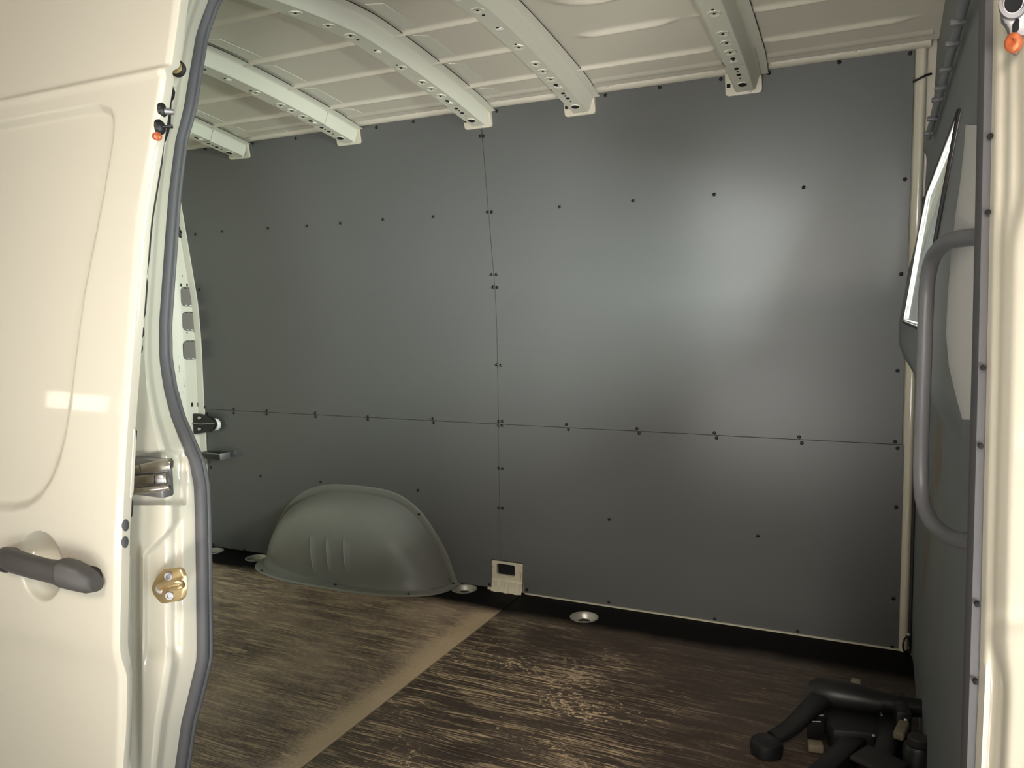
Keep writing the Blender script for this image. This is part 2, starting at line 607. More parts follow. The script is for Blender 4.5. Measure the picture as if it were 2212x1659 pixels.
floor = box('floor', (-3.12, -1.80, -0.10), (0.14, 0.06, -0.048), M['void'], None, 0.0)
tag(floor, 'worn brown plywood load floor of the van', kind='structure')
XJ = -1.336
LASH = [(555, 1206), (1003, 1273), (1262, 1334), (459, 1191)]


def cut_round(o, centres, r_):
    """let round wells into a floor board"""
    cut = []
    for p in centres:
        v_, f_ = lathe_v((p[0], p[1], -0.06), (0, 0, 1), [(r_, 0.0), (r_, 0.10)], 32)
        cu = obj('cutter', v_, f_, None)
        md = o.modifiers.new('well', 'BOOLEAN')
        md.operation = 'DIFFERENCE'
        md.solver = 'EXACT'
        md.object = cu
        cut.append(cu)
    bpy.context.view_layer.update()
    dg = bpy.context.evaluated_depsgraph_get()
    me = bpy.data.meshes.new_from_object(o.evaluated_get(dg))
    o.modifiers.clear()
    o.data = me
    for cu in cut:
        bpy.data.objects.remove(cu)


lash_c = [at(a_, b_, 'z', 0.0) for a_, b_ in LASH]
fb_ = box('floor_board', (-3.10, -1.78, -0.012), (XJ - 0.0012, 0.010, 0.001), M['floor'], floor, 0.001)
cut_round(fb_, [p for p in lash_c if p[0] < XJ], 0.047)
fb_ = box('floor_board', (XJ + 0.0012, -1.78, -0.012), (0.12, 0.010, 0.0), M['floor'], floor, 0.001)
cut_round(fb_, [p for p in lash_c if p[0] > XJ], 0.047)

# ------------------------------------------------------------------ far wall with its lining boards and screws
def sheet(name, xs, zs, drop, mat, parent, thick=0.006, yoff=0.0):
    """a lining board bent to the wall: cells of a grid, some dropped, with thickness"""
    nx, nz = len(xs), len(zs)
    idx, v, f = {}, [], []

    def vid(i, j, s):
        if (i, j, s) not in idx:
            idx[(i, j, s)] = len(v)
            v.append((xs[i], yw(zs[j]) + yoff + (thick if s else 0.0), zs[j]))
        return idx[(i, j, s)]
    keep = {(i, j) for i in range(nx - 1) for j in range(nz - 1) if not drop((xs[i] + xs[i + 1]) / 2, (zs[j] + zs[j + 1]) / 2)}
    for i, j in keep:
        f.append((vid(i, j, 0), vid(i + 1, j, 0), vid(i + 1, j + 1, 0), vid(i, j + 1, 0)))
        f.append((vid(i, j + 1, 1), vid(i + 1, j + 1, 1), vid(i + 1, j, 1), vid(i, j, 1)))
        for di, dj, a, b in ((-1, 0, (i, j + 1), (i, j)), (1, 0, (i + 1, j), (i + 1, j + 1)), (0, -1, (i, j), (i + 1, j)), (0, 1, (i + 1, j + 1), (i, j + 1))):
            if (i + di, j + dj) not in keep:
                f.append((vid(*b, 0), vid(*a, 0), vid(*a, 1), vid(*b, 1)))
    return obj(name, v, f, mat, parent, 30)


zs_all = [-0.02] + [0.2 * k for k in range(1, 5)] + [0.9 + 0.05 * k for k in range(21)]
wall_back = loft('wall_back', [[(x, yw(z) + 0.016, z) for x in (-3.06, 0.16)] for z in zs_all + [1.95, 2.0]], M['paint'], None, 40)
tag(wall_back, 'far side wall of the van lined with four dark grey boards', kind='structure')
XS = -1.4335
no = lambda x, z: False
zl = [0.006, 0.124] + list(np.linspace(0.2, 0.6705, 6))
zu = [0.6725] + list(np.linspace(0.75, 0.95, 4)) + list(np.linspace(1.0, 1.856, 20))
PAN = {}
PAN['lr'] = sheet('wall_board', [-2.985, -1.470, XS - 0.0007], zl, lambda x, z: x > -1.470 and z < 0.124, M['panel'], wall_back)
PAN['lf'] = sheet('wall_board', [XS + 0.0007, -1.333, -0.004], zl, lambda x, z: x < -1.333 and z < 0.124, M['panel'], wall_back)
PAN['ur'] = sheet('wall_board', [-2.998, XS - 0.0012], zu, no, M['panel'], wall_back)
PAN['uf'] = sheet('wall_board', [XS + 0.0012, -0.011], zu, no, M['panel'], wall_back)
for k, s in (('lr', 'lower rear board with the wheel arch'), ('lf', 'lower front board'), ('ur', 'upper rear board'), ('uf', 'upper front board with a soft sheen')):
    PAN[k]['label'] = s

SCREWS = [(1966, 115), (1813, 134), (1661, 158), (1557, 171), (1425, 189), (1308, 206), (1217, 219), (1073, 240), (999, 251), (893, 263), (813, 275), (724, 288), (639, 299), (546, 310), (444, 322),
          (422, 506), (480, 500), (579, 493), (663, 488), (735, 482), (827, 474), (936, 468), (1053, 458), (1062, 458), (1209, 447), (1368, 434), (1543, 420), (1736, 405), (1955, 387),
          (1037, 294), (1044, 294), (1062, 593), (1072, 593), (1065, 620), (1074, 621), (1073, 788), (1082, 789), (1077, 910), (1085, 910), (1077, 919), (1085, 919), (1077, 1011), (1085, 1012), (1077, 1097), (1085, 1098),
          (431, 625), (442, 879), (448, 893), (456, 1010), (461, 1175),
          (505, 883), (576, 887), (681, 892), (795, 900), (935, 904), (1224, 917), (1376, 926), (1543, 935), (1726, 944), (1933, 954),
          (505, 892), (576, 895), (682, 900), (795, 906), (937, 913), (1228, 928), (1381, 936), (1548, 946), (1732, 957), (1939, 968),
          (1947, 592), (1939, 801), (1936, 1096), (1930, 1293), (1927, 1396),
          (563, 1028), (693, 1041), (903, 1059), (1316, 1122), (1637, 1158), (1057, 1262), (1138, 1274), (1315, 1301), (1544, 1337), (1723, 1364), (528, 1187)]
sv, sf = lathe_v((0, 0, 0), (0, -1, 0), [(0.0062, -0.001), (0.0062, 0.0012), (0.0050, 0.0028), (0.0026, 0.0036), (0.0022, 0.0026)], 10)
screw0 = None
for px, py in SCREWS:
    p = on_y(px, py, yw)
    k = ('l' if p[2] < 0.6715 else 'u') + ('r' if p[0] < XS else 'f')
    if screw0 is None:
        screw0 = obj('screw', [np.asarray(q) + p for q in sv], sf, M['screw'], PAN[k], 50, origin=p)
    else:
        copy_at(screw0, p, PAN[k])

# steel foot of the wall post left bare between the lower boards
post = empty('steel_post_foot', (-1.402, -0.01, 0.0))
tag(post, 'cream steel post foot with a dark slot between the lower wall boards', 'post foot')
x0, x1 = -1.468, -1.335
slot = rrect(-1.408, 0.088, 0.080, 0.046, 0.007)
n0 = 40
outer = []
for k, (a, b) in enumerate(slot):
    ang = math.atan2(b - 0.088, a + 1.408)
    cx, cz = math.cos(ang), math.sin(ang)
    tx = ((x1 - (-1.408)) if cx > 0 else (x0 - (-1.408))) / cx if abs(cx) > 1e-6 else 1e9
    tz = ((0.121 - 0.088) if cz > 0 else (0.052 - 0.088)) / cz if abs(cz) > 1e-6 else 1e9
    s_ = min(tx, tz)
    outer.append((-1.408 + cx * s_, 0.088 + cz * s_))
m = len(slot)
v = [(a, -0.004, b) for a, b in outer] + [(a, -0.004, b) for a, b in slot] + [(a, 0.010, b) for a, b in slot]
f = [(k, (k + 1) % m, m + (k + 1) % m, m + k) for k in range(m)] + [(m + k, m + (k + 1) % m, 2 * m + (k + 1) % m, 2 * m + k) for k in range(m)]
obj('face_plate', v, f, M['post'], post, 30)
v = [(a, 0.011, b) for a, b in slot]
obj('slot', v, [tuple(range(m))], M['void'], post)
cols = np.linspace(x0, x1, 37)
rows = []
for z, y in ((0.053, -0.004), (0.047, -0.005), (0.042, -0.009), (0.025, -0.0105), (0.012, -0.0145), (0.001, -0.021)):
    rows.append([(x, y - 0.0045 * (1 - z / 0.05) * (abs(math.sin((x - x0) / (x1 - x0) * 3 * math.pi)) ** 3 > 0.55), z) for x in cols])
loft('apron', rows, M['post'], post, 25)
box('flange_tab', (-1.488, -0.012, 0.001), (-1.466, -0.002, 0.009), M['post'], post, 0.002)

# cream trims: strip under the front lower board and post at the bulkhead corner
trim1 = empty('trim_1', (0.012, 0.0, 0.0))
tag(trim1, 'cream steel edge showing beside the front wall boards', kind='structure')
rows = [[(-0.006, yw(z) + 0.004, z), (0.004, yw(z) - 0.006, z), (0.012, yw(z) - 0.010, z), (0.020, yw(z) - 0.006, z), (0.024, yw(z) + 0.014, z)] for z in zs_all]
loft('corner_post', rows, M['paint'], trim1, 60)
prism('bottom_strip', [(-0.0065, 0.0012), (-0.0065, 0.0052), (0.006, 0.0052), (0.006, 0.0012)], 'x', -1.325, 0.006, M['paint'], trim1)
p = at(1986, 172, 'y', -0.11)
tube('cable_tie', smooth_path([p + (-0.016, -0.004, -0.006), p + (0.0, -0.012, 0.0), p + (0.02, -0.010, 0.008), p + (0.03, 0.0, 0.012)], 4), 0.0035, M['black'], trim1, 8)

# ------------------------------------------------------------------ roof
BOWS = [-0.487, -1.027, -1.425, -2.008, -2.585]
RIBS = [-0.33, -0.53, -0.74]
xs = np.linspace(-3.06, 0.05, 172)
yy = np.linspace(-1.60, -0.18, 420)
XX, YY = np.meshgrid(xs, yy)
ZZ = np.vectorize(zr)(YY)


def rib(y0, a, b, taper, h=0.0100, w=0.0082):
    g = np.exp(-((YY - y0) / w) ** 2) * h
    return g * sstep(a, a + taper, XX) * (1 - sstep(b - taper, b, XX))


bays = [(-3.06, -2.585), (-2.585, -2.008), (-2.008, -1.425), (-1.425, -1.027)]
for y0 in RIBS:
    for yq in (y0, -1.78 - y0):
        for a, b in bays:
            ZZ = ZZ - rib(yq, a, b, 0.03)
for yq in (-0.33, -1.45):
    ZZ = ZZ - rib(yq, -1.0, -0.53, 0.03) - rib(yq, -0.44, -0.005, 0.07)
for yq in (-0.515, -0.735, -1.265, -1.045):
    ZZ = ZZ - rib(yq, -0.44, -0.02, 0.06)
for yq in (-0.535, -1.245):
    ZZ = ZZ - rib(yq, -0.905, -0.595, 0.07, 0.011, 0.0105) - rib(yq, -0.57, -0.50, 0.04, 0.006, 0.008)
rad = np.hypot((XX + 0.76) / 0.12, (YY + 0.800) / 0.085)
ZZ = ZZ - 0.010 * np.exp(-((rad - 1.0) / 0.14) ** 2)
vv = np.stack([XX, YY, ZZ], -1).reshape(-1, 3)
ceiling = empty('ceiling', (-1.5, -0.89, 1.9))
tag(ceiling, 'cream painted steel roof of the van with pressed ribs and five cross beams', kind='structure')
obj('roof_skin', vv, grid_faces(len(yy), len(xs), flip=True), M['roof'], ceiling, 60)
# side rails (far side and door side)
prof = [(-0.262, 1.8665), (-0.245, 1.8620), (-0.230, 1.8555), (-0.215, 1.8530), (-0.204, 1.8560), (-0.199, 1.8660), (-0.196, 1.8760), (-0.150, 1.8760), (-0.146, 1.8680), (-0.143, 1.8580), (-0.136, 1.8510), (-0.124, 1.8480), (-0.118, 1.8500), (-0.110, 1.90)]
loft('side_rail', [[(x, y, z) for y, z in prof] for x in np.linspace(-3.06, 0.03, 20)], M['roof'], ceiling, 50)
prof2 = [(-1.78 - y, z) for y, z in prof]
loft('side_rail', [[(x, y, z) for y, z in prof2] for x in np.linspace(-3.06, 0.03, 20)], M['roof'], ceiling, 50)
box('roof_outer', (-3.2, -1.86, 1.97), (0.10, 0.08, 1.99), M['paint'], ceiling, 0.0)
stud0 = None
for px, py in [(1083, 222), (1315, 190), (1547, 157), (1848, 113), (907, 248), (625, 286)]:
    p = at(px, py, 'y', -0.158)
    p = np.array([p[0], -0.170, 1.876])
    if stud0 is None:
        stud0 = lathe('stud', p, (0, -0.15, -1), [(0.0058, -0.002), (0.0058, 0.022), (0.0042, 0.0255)], M['white'], ceiling, 10)
        so = Vector(WL[stud0.name]) - Vector(p)
    else:
        copy_at(stud0, Vector(p) + so, ceiling)

HAT = [(-0.056, 0.0455), (-0.050, 0.0440), (-0.044, 0.038), (-0.034, 0.006), (-0.028, 0.0), (0.028, 0.0), (0.034, 0.006), (0.045, 0.038), (0.052, 0.0435), (0.078, 0.0445)]
HOLES = [(-0.178, 0.0125, 0), (-0.222, 0.0030, 0), (-0.248, 0.0070, 0), (-0.270, 0.003, 0), (-0.291, 0.0070, 0), (-0.338, 0.0032, 1), (-0.355, 0.0072, 0), (-0.398, 0.0042, 2), (-0.459, 0.0042, 2), (-0.516, 0.0042, 2),
         (-0.637, 0.0042, 2), (-0.658, 0.0042, 0), (-0.765, 0.0042, 1), (-0.891, 0.0042, 2), (-0.857, 0.0045, 0), (-0.99, 0.0042, 2), (-1.12, 0.0042, 2)]
ysamp = np.concatenate([np.linspace(-0.122, -0.40, 22), np.linspace(-0.44, -1.66, 40)])


def make_bow(xc, first=None):
    if first is not None:
        d = Vector((xc - WL[first.name].x, 0, 0))
        nb = copy_at(first, WL[first.name] + d, ceiling)
        for ch in list(first.children):
            copy_at(ch, WL[ch.name] + d, nb)
        return nb
    rows = []
    for y in ysamp:
        s_ = 1.0 - 0.10 * float(sstep(-0.28, -0.13, y))
        rows.append([(xc + a * s_, y, zb(y) + b) for a, b in HAT])
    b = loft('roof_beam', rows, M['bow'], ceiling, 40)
    # reinforced end shoe over the last 20 cm
    rows = []
    for y in np.linspace(-0.124, -0.312, 12):
        s_ = 1.03 - 0.10 * float(sstep(-0.28, -0.13, y))
        rows.append([(xc + a * s_, y, zb(y) - 0.0022 + bb * 0.97) for a, bb in HAT[1:-1]])
    loft('end_shoe', rows, M['bow'], b, 40)
    for sd in (1,):
        pth_ = [(xc + sd * 0.0785 * (1.0 - 0.10 * float(sstep(-0.28, -0.13, y))), y, zb(y) + 0.0455) for y in np.linspace(-0.20, -1.45, 30)]
        tube('flange_gap_shade', pth_, 0.0011, M['rubber_dark'], b, 6)  # dark strip put in as the shade that the open gap lacks
    # foot plate on the wall with rounded lower corners
    q = rrect(xc - 0.006, 1.820, 0.112, 0.070, 0.010, 4)
    fo = [(x, yw(z) - 0.016 if z > 1.80 else yw(z) - 0.010, z) for x, z in q]
    fb = [(x, yw(z) - 0.001, z) for x, z in q]
    k = len(q)
    obj('foot_plate', fo + fb, [tuple(range(k))] + [(i, k + i, k + (i + 1) % k, (i + 1) % k) for i in range(k)], M['paint'], b, 30)
    prism('foot_rim', [(xc + 0.012, 1.788), (xc + 0.018, 1.788), (xc + 0.018, 1.800), (xc + 0.012, 1.800)], 'y', yw(1.79) - 0.016, yw(1.79) - 0.009, M['white'], b)
    prism('square_hole', [(xc - 0.057, 1.809), (xc - 0.046, 1.809), (xc - 0.046, 1.820), (xc - 0.057, 1.820)], 'y', yw(1.82) - 0.0162, yw(1.82) - 0.013, M['void'], b)
    for y, r_, kind in HOLES:
        sl = (zb(y + 0.01) - zb(y - 0.01)) / 0.02
        n = np.array([0, sl, -1.0])
        dz = 0.0024 if y > -0.312 else 0.0
        c = np.array([xc, y, zb(y) - dz])
        if kind == 2:
            lathe('dimple', c, n, [(0.0185, -0.0005), (0.0172, 0.0024), (0.0150, 0.0026), (0.0122, 0.0008)], M['bow'], b, 16)
        if kind == 1:
            lathe('dimple', c + (0, 0.004, 0), n, [(0.0135, -0.0005), (0.010, 0.003), (0.006, 0.0036)], M['white'], b, 14)
        hc = c + (0, -0.008, 0) if kind == 1 else c
        HH = 0.0030 if r_ > 0.01 else (0.0016 if kind == 2 else 0.0010)
        lathe('hole', hc, n, [(r_, -0.0004), (r_, HH), (r_ * 0.9, HH)], M['void'], b, 14)
        if r_ > 0.01:
            lathe('hole_rim', c, n, [(r_ + 0.0045, -0.0003), (r_ + 0.003, 0.0022), (r_ + 0.0003, 0.0014)], M['bow'], b, 18)
    return b


bow0 = make_bow(BOWS[0])
for x in BOWS[1:]:
    make_bow(x, bow0)
# pale damping pads glued to the roof skin in front of the rear beams
for xc in BOWS[2:]:
    for ya, yb in ((-0.355, -0.505), (-0.555, -0.715), (-0.765, -0.95), (-0.235, -0.305)):
        wv = 0.050 if ya < -0.3 else 0.060
        q = [(xc + 0.082, ya), (xc + 0.082 + wv, ya + 0.012), (xc + 0.082 + wv, ya - 0.02), (xc + 0.082 + wv * 0.9, yb + 0.02), (xc + 0.082, yb)]
        top = [(x, y, zr(y) - 0.0012) for x, y in q]
        bot = [(x, y, zr(y) + 0.001) for x, y in q]
        k = len(q)
        obj('damping_pad', top + bot, [tuple(range(k))] + [(i, k + i, k + (i + 1) % k, (i + 1) % k) for i in range(k)], M['bow'], ceiling, 30)

# ------------------------------------------------------------------ rear corner pillar and rear end
XP = -3.02
wall_left = empty('wall_left', (XP, -0.1, 0.0))
tag(wall_left, 'cream rear corner pillar with three grey covers', kind='structure')
zz = np.linspace(-0.02, 1.95, 60)
rows = []
for z in zz:
    w0 = yw(z)
    rows.append([(-2.994, w0 + 0.012, z), (-2.996, w0 - 0.004, z), (-3.006, w0 - 0.010, z), (XP, w0 - 0.016, z), (XP - 0.001, w0 - 0.078, z), (XP - 0.006, w0 - 0.088, z), (XP + 0.000, w0 - 0.094, z), (XP - 0.03, w0 - 0.16, z), (XP - 0.08, w0 - 0.20, z)])
loft('pillar_skin', rows, M['pillar'], wall_left, 50)
box('rear_doors', (-3.16, -1.84, -0.05), (-3.11, 0.06, 1.97), M['paint'], wall_left, 0.0)
for px, py, w_, h_ in ((406, 641, 0.082, 0.092), (409, 694, 0.080, 0.092), (411.5, 756, 0.082, 0.092)):
    p = at(px, py, 'x', XP)
    q = rrect(p[1], p[2], w_, h_, 0.022, 5)
    cov = prism('cover_cap', q, 'x', XP - 0.004, XP + 0.0012, M['cap'], wall_left, 0.0)
    for dy in (-0.014, 0.012):
        box('clip', (XP + 0.0010, p[1] + dy - 0.006, p[2] - 0.042), (XP + 0.0028, p[1] + dy + 0.006, p[2] - 0.0385), M['white'], cov, 0.0005)
        box('clip', (XP + 0.0010, p[1] + dy - 0.007, p[2] + 0.0385), (XP + 0.0022, p[1] + dy + 0.007, p[2] + 0.0415), M['void'], cov, 0.0005)
for px, py, w_, h_ in ((394, 596, 0.004, 0.006), (410, 596, 0.005, 0.020), (391, 616, 0.008, 0.012), (404, 616, 0.008, 0.012), (404, 719, 0.005, 0.006), (419, 717, 0.005, 0.006), (398, 479, 0.007, 0.012), (415, 874, 0.011, 0.019), (427, 874, 0.004, 0.019)):
    p = at(px, py, 'x', XP)
    prism('slot', rrect(p[1], p[2], w_, h_, 0.0015, 2), 'x', XP - 0.003, XP + 0.0010, M['void'], wall_left)
p = at(392, 501, 'x', XP)
g = tag(empty('grommet', p), 'round black rubber grommet with a thin cable on the rear pillar', 'grommet')
lathe('disc', p, (1, 0, 0), [(0.0300, -0.003), (0.0300, 0.003), (0.026, 0.006), (0.012, 0.0065), (0.011, 0.010), (0.004, 0.010)], M['grommet'], g, 20)
q = at(388, 420, 'x', XP)
tube('cable', smooth_path([p + (0.010, 0.0, 0.02), p + (0.009, 0.002, 0.06), (XP + 0.012, p[1] - 0.006, (p[2] + q[2]) / 2), q + (0.02, -0.01, 0.0), q + (0.03, -0.03, 0.06)], 5), 0.0032, M['grommet'], g, 8)

# black hinge bracket of the rear door
p = at(437, 915, 'y', -0.05)
hb = tag(empty('hinge_bracket', (p[0], -0.04, p[2] - 0.05)), 'black metal hinge bracket with two bolts beside the grey covers', 'hinge')
poly = [at(a, b, 'y', -0.045)[[0, 2]] for a, b in ((392, 892), (430, 894), (452, 900), (463, 908), (467, 917), (462, 928), (452, 933), (432, 936), (422, 938), (392, 938))]
prism('plate', [tuple(q) for q in poly], 'y', -0.050, -0.030, M['black'], hb, 0.004)
for px, py in ((431, 903), (431, 927)):
    q = at(px, py, 'y', -0.052)
    lathe('bolt', q, (0, -1, 0), [(0.0085, -0.002), (0.0085, 0.003), (0.006, 0.006), (0.002, 0.0072)], M['steel'], hb, 14)
a_, b_ = at(405, 913, 'y', -0.053), at(462, 915, 'y', -0.053)
tube('ridge', [a_, (a_ + b_) / 2 + (0, -0.004, -0.004), b_], 0.0028, M['alloy'], hb, 8)
q = at(465, 917, 'y', -0.026)
lathe('roller', q, (0, -1, 0), [(0.026, -0.010), (0.029, -0.006), (0.029, 0.006), (0.026, 0.010)], M['white'], hb, 20)
# black square-section stop below it
a_, b_ = at(447, 975, 'y', -0.05), at(484, 993, 'y', -0.05)
sb = tag(empty('door_stop_block', ((a_[0] + b_[0]) / 2, -0.04, b_[2])), 'black oblong stop block standing out below the hinge bracket', 'stop')
box('body', (a_[0] - 0.03, -0.070, b_[2]), (b_[0] - 0.004, -0.012, a_[2] - 0.003), M['black'], sb, 0.003)
box('end_cap', (b_[0] - 0.004, -0.072, b_[2] - 0.001), (b_[0], -0.010, a_[2] - 0.002), M['alloy'], sb, 0.001)
tube('worn_edge', [(a_[0] - 0.01, -0.069, a_[2] - 0.0045), (b_[0] - 0.006, -0.069, a_[2] - 0.0045)], 0.0016, M['alloy'], sb, 6)

# ------------------------------------------------------------------ wheel arch cover
wa = tag(empty('wheel_arch_cover', (-2.1, -0.1, 0.0)), 'grey moulded plastic wheel arch cover with three upright ribs', 'wheel arch')
XC = -2.10
OUT = [(-2.600, 0.0), (-2.575, 0.085), (-2.530, 0.170), (-2.465, 0.245), (-2.385, 0.298), (-2.28, 0.329), (-2.18, 0.338), (-2.05, 0.338), (-1.95, 0.328), (-1.875, 0.302), (-1.805, 0.252), (-1.745, 0.180), (-1.695, 0.100), (-1.655, 0.0)]
OUT = [tuple(q) for q in smooth_path([(a, 0, b) for a, b in OUT], 4)]
rows = []
for r_ in (1.0, 0.985, 0.965, 0.94, 0.91, 0.87, 0.82, 0.76, 0.70, 0.62, 0.52, 0.40, 0.26, 0.12, 0.0):
    y = -0.212 * math.sqrt(max(0, 1 - r_ ** 3.2))
    rows.append([(XC + (a - XC) * r_, y - 0.002 - 0.010 * r_ * (b < 0.02), max(0.0045, b * (r_ ** 0.85))) for a, _, b in OUT])
loft('arch_shell', rows, M['arch'], wa, 70, flip=True)
rows = []
for s_, y in ((0.99, -0.004), (1.0, -0.0065), (1.075, -0.0065), (1.085, -0.001)):
    rows.append([(XC + (a - XC) * (1 + (s_ - 1) * 0.75), y, max(0.003, b * (1 + (s_ - 1) * 1.15))) for a, _, b in OUT])
loft('wall_flange', rows, M['arch'], wa, 40)
fo, fi = [], []
for k in range(41):
    t_ = k / 40 * math.pi
    c_, s_ = math.cos(t_), math.sin(t_)
    sg = lambda v_, e: math.copysign(abs(v_) ** e, v_)
    fi.append((-2.115 + 0.465 * sg(c_, 0.8), -0.215 * abs(s_) ** 0.62))
    fo.append((-2.112 + 0.500 * sg(c_, 0.8), -0.004 - 0.262 * abs(s_) ** 0.66))
loft('floor_flange', [[(a, b, 0.0085) for a, b in fi], [(a, b + 0.006 if b < -0.02 else b, 0.0075) for a, b in fo], [(a, b, 0.0015) for a, b in fo]], M['arch'], wa, 40)
for px in (688, 722, 758):
    a_, b_ = at(px - 3, 1152, 'y', -0.185), at(px + 3, 1240, 'y', -0.212)
    zt, zbm = a_[2], b_[2]
    xt = a_[0]
    rows = []
    for k in range(9):
        t_ = k / 8
        z = zt + (zbm - zt) * t_
        hw = 0.026 * (1 - 0.55 * t_)
        rr = (z / 0.338)
        yb = -0.212 * math.sqrt(max(0, 1 - min(1, rr ** 1.1760 + 0.02) ** 3.2))
        h_ = 0.010 * min(1, 6 * t_) * min(1, 5 * (1 - t_) + 0.25)
        xx = xt + 0.012 * t_
        rows.append([(xx - hw, yb + 0.006, z), (xx - hw * 0.85, yb - h_ * 1.0, z), (xx - hw * 0.45, yb - h_ * 0.35, z), (xx + hw * 0.6, yb - h_ * 0.1, z), (xx + hw, yb + 0.006, z)])
    loft('rib', rows, M['arch'], wa, 70)
for px, py in ((668, 1087), (788, 1070), (905, 1111)):
    p = at(px, py, 'y', -0.007)
    copy_at(screw0, p, wa)
for px, py in ((565, 1233), (724, 1263), (882, 1283), (979, 1260)):
    p = at(px, py, 'z', 0.009)
    sc = copy_at(screw0, p, wa)
    sc.rotation_euler = (math.radians(-90), 0, 0)

# ------------------------------------------------------------------ lashing points let into the floor
def lashing(px, py, label, flip_=False, ru=0.052):
    p = at(px, py, 'z', 0.0)
    e = tag(empty('lashing_point', (p[0], p[1], 0.0)), label, 'tie-down', 'lashing points along the floor edge')
    c = np.array([p[0], p[1], 0.0])
    lathe('cup', c, (0, 0, 1), [(ru, 0.0012), (ru, 0.0030), (ru - 0.004, 0.0042), (ru - 0.008, 0.0025), (ru - 0.012, -0.006), (ru - 0.017, -0.020), (ru - 0.024, -0.026), (0.010, -0.027)], M['cup'], e, 28, 50, lid=False)
    lathe('well_bottom', c, (0, 0, 1), [(ru - 0.025, -0.0262), (ru - 0.026, -0.0250), (0.008, -0.0246)], M['void'], e, 24)
    ring = [c + (0.024 * math.cos(a), -0.004 + 0.020 * math.sin(a), -0.019 + 0.004 * math.sin(a)) for a in np.linspace(0, 2 * math.pi, 21)[:-1]]
    rr = tube_rows(ring, 0.0045, 8, closed=True)
    obj('ring', [q for r_ in rr for q in r_], grid_faces(len(rr), 8, True, True, True), M['rubber_dark'], e, 60)
    return e


lashing(555, 1206, 'round steel lashing point behind the rear end of the wheel arch')
lashing(1003, 1273, 'round steel lashing point between the wheel arch and the post foot')
lashing(1262, 1334, 'round steel lashing point in front of the post foot, nearest the camera')
lashing(459, 1191, 'round steel lashing point half hidden behind the door seal')

# ------------------------------------------------------------------ bulkhead
def xb(y, z):
    """face of the bulkhead: tilted window, lip under it, near edge drawn back"""
    zk = [-0.1, 0.0, 0.80, 0.885, 0.955, 0.995, 1.055, 1.41, 1.44, 1.6, 2.0]
    xk = [0.040, 0.036, 0.034, 0.030, -0.008, -0.022, -0.022, 0.026, 0.032, 0.032, 0.040]
    base = float(np.interp(z, zk, xk))
    flat = float(np.interp(z, [-0.1, 0.0, 0.9, 1.5, 2.0], [0.040, 0.036, 0.033, 0.033, 0.040]))
    k = float(sstep(-1.30, -1.42, y))
    x = base * (1 - k) + flat * k
    lim = float(np.interp(z, [0.55, 0.80, 0.98, 1.15, 1.5, 2.0], [-1.80, -1.70, -1.44, -1.40, -1.42, -1.45]))
    x += 0.075 * float(sstep(0.0, -0.30, y - lim))
    x -= 0.008 * float(sstep(-0.06, 0.0, y))
    x += 0.010 * float(sstep(1.62, 1.66, z)) - 0.012 * math.exp(-((z - 1.58) / 0.02) ** 2)
    return x


wall_right = empty('wall_right', (0.03, -0.9, 0.0))
tag(wall_right, 'scuffed dark grey bulkhead behind the cab', kind='structure')
yg = np.concatenate([np.linspace(-1.86, -1.30, 36), np.linspace(-1.28, 0.05, 62)])
zg = np.concatenate([np.linspace(-0.06, 0.84, 40), np.linspace(0.85, 1.07, 24), np.linspace(1.08, 1.39, 20), np.linspace(1.40, 1.70, 30), np.linspace(1.72, 1.97, 10)])
WY0, WY1, WZ0, WZ1 = -1.30, -0.30, 1.062, 1.405
v, f = [], []
ny = len(yg)
for z in zg:
    for y in yg:
        v.append((xb(y, z), y, z))
for i in range(len(zg) - 1):
    for j in range(ny - 1):
        cy, cz = (yg[j] + yg[j + 1]) / 2, (zg[i] + zg[i + 1]) / 2
        if WY0 < cy < WY1 and WZ0 < cz < WZ1:
            continue
        f.append((i * ny + j, (i + 1) * ny + j, (i + 1) * ny + j + 1, i * ny + j + 1))
obj('bulkhead_skin', v, f, M['bulk'], wall_right, 60)


def xpane(z):
    return -0.0215 + (z - 1.055) / (1.41 - 1.055) * 0.0475


win = empty('window_1', (0.0, -0.8, 1.06))
tag(win, 'dusty bulkhead window seen almost edge on', kind='structure')
rows = [[(xpane(z) + 0.0015, y, z) for y in np.linspace(WY0 - 0.012, WY1 + 0.012, 8)] for z in np.linspace(1.052, 1.414, 5)]
rows2 = [[(p_[0] + 0.004, p_[1], p_[2]) for p_ in r_] for r_ in rows]
loft('pane', rows, M['glass'], win, 30)
pth = [(xpane(z) - 0.003, y, z) for y, z in ((WY0, WZ0), (WY0, (WZ0 + WZ1) / 2), (WY0, WZ1), ((WY0 + WY1) / 2, WZ1), (WY1, WZ1), (WY1, (WZ0 + WZ1) / 2), (WY1, WZ0), ((WY0 + WY1) / 2, WZ0))]
rr = tube_rows(pth, 0.0035, 8, closed=True)
obj('glazing_rubber', [q for r_ in rr for q in r_], grid_faces(len(rr), 8, True, True, True), M['rubber_dark'], win, 60)
for z_, y0_, y1_ in ((WZ0 + 0.004, WY0, WY1), ):
    tube('bright_edge', [(xpane(z_) - 0.0035, y0_ + 0.01, z_ + 0.002), (xpane(z_) - 0.0035, y1_ - 0.005, z_ + 0.002)], 0.0018, M['white'], win, 6)
tube('bright_edge', [(xpane(WZ1) - 0.004, WY0 + 0.01, WZ1 - 0.006), (xpane(WZ1) - 0.004, WY1 - 0.06, WZ1 - 0.006), (xpane(1.30) - 0.004, WY1 - 0.008, 1.30), (xpane(1.075) - 0.004, WY1 - 0.006, 1.072)], 0.0018, M['white'], win, 6)

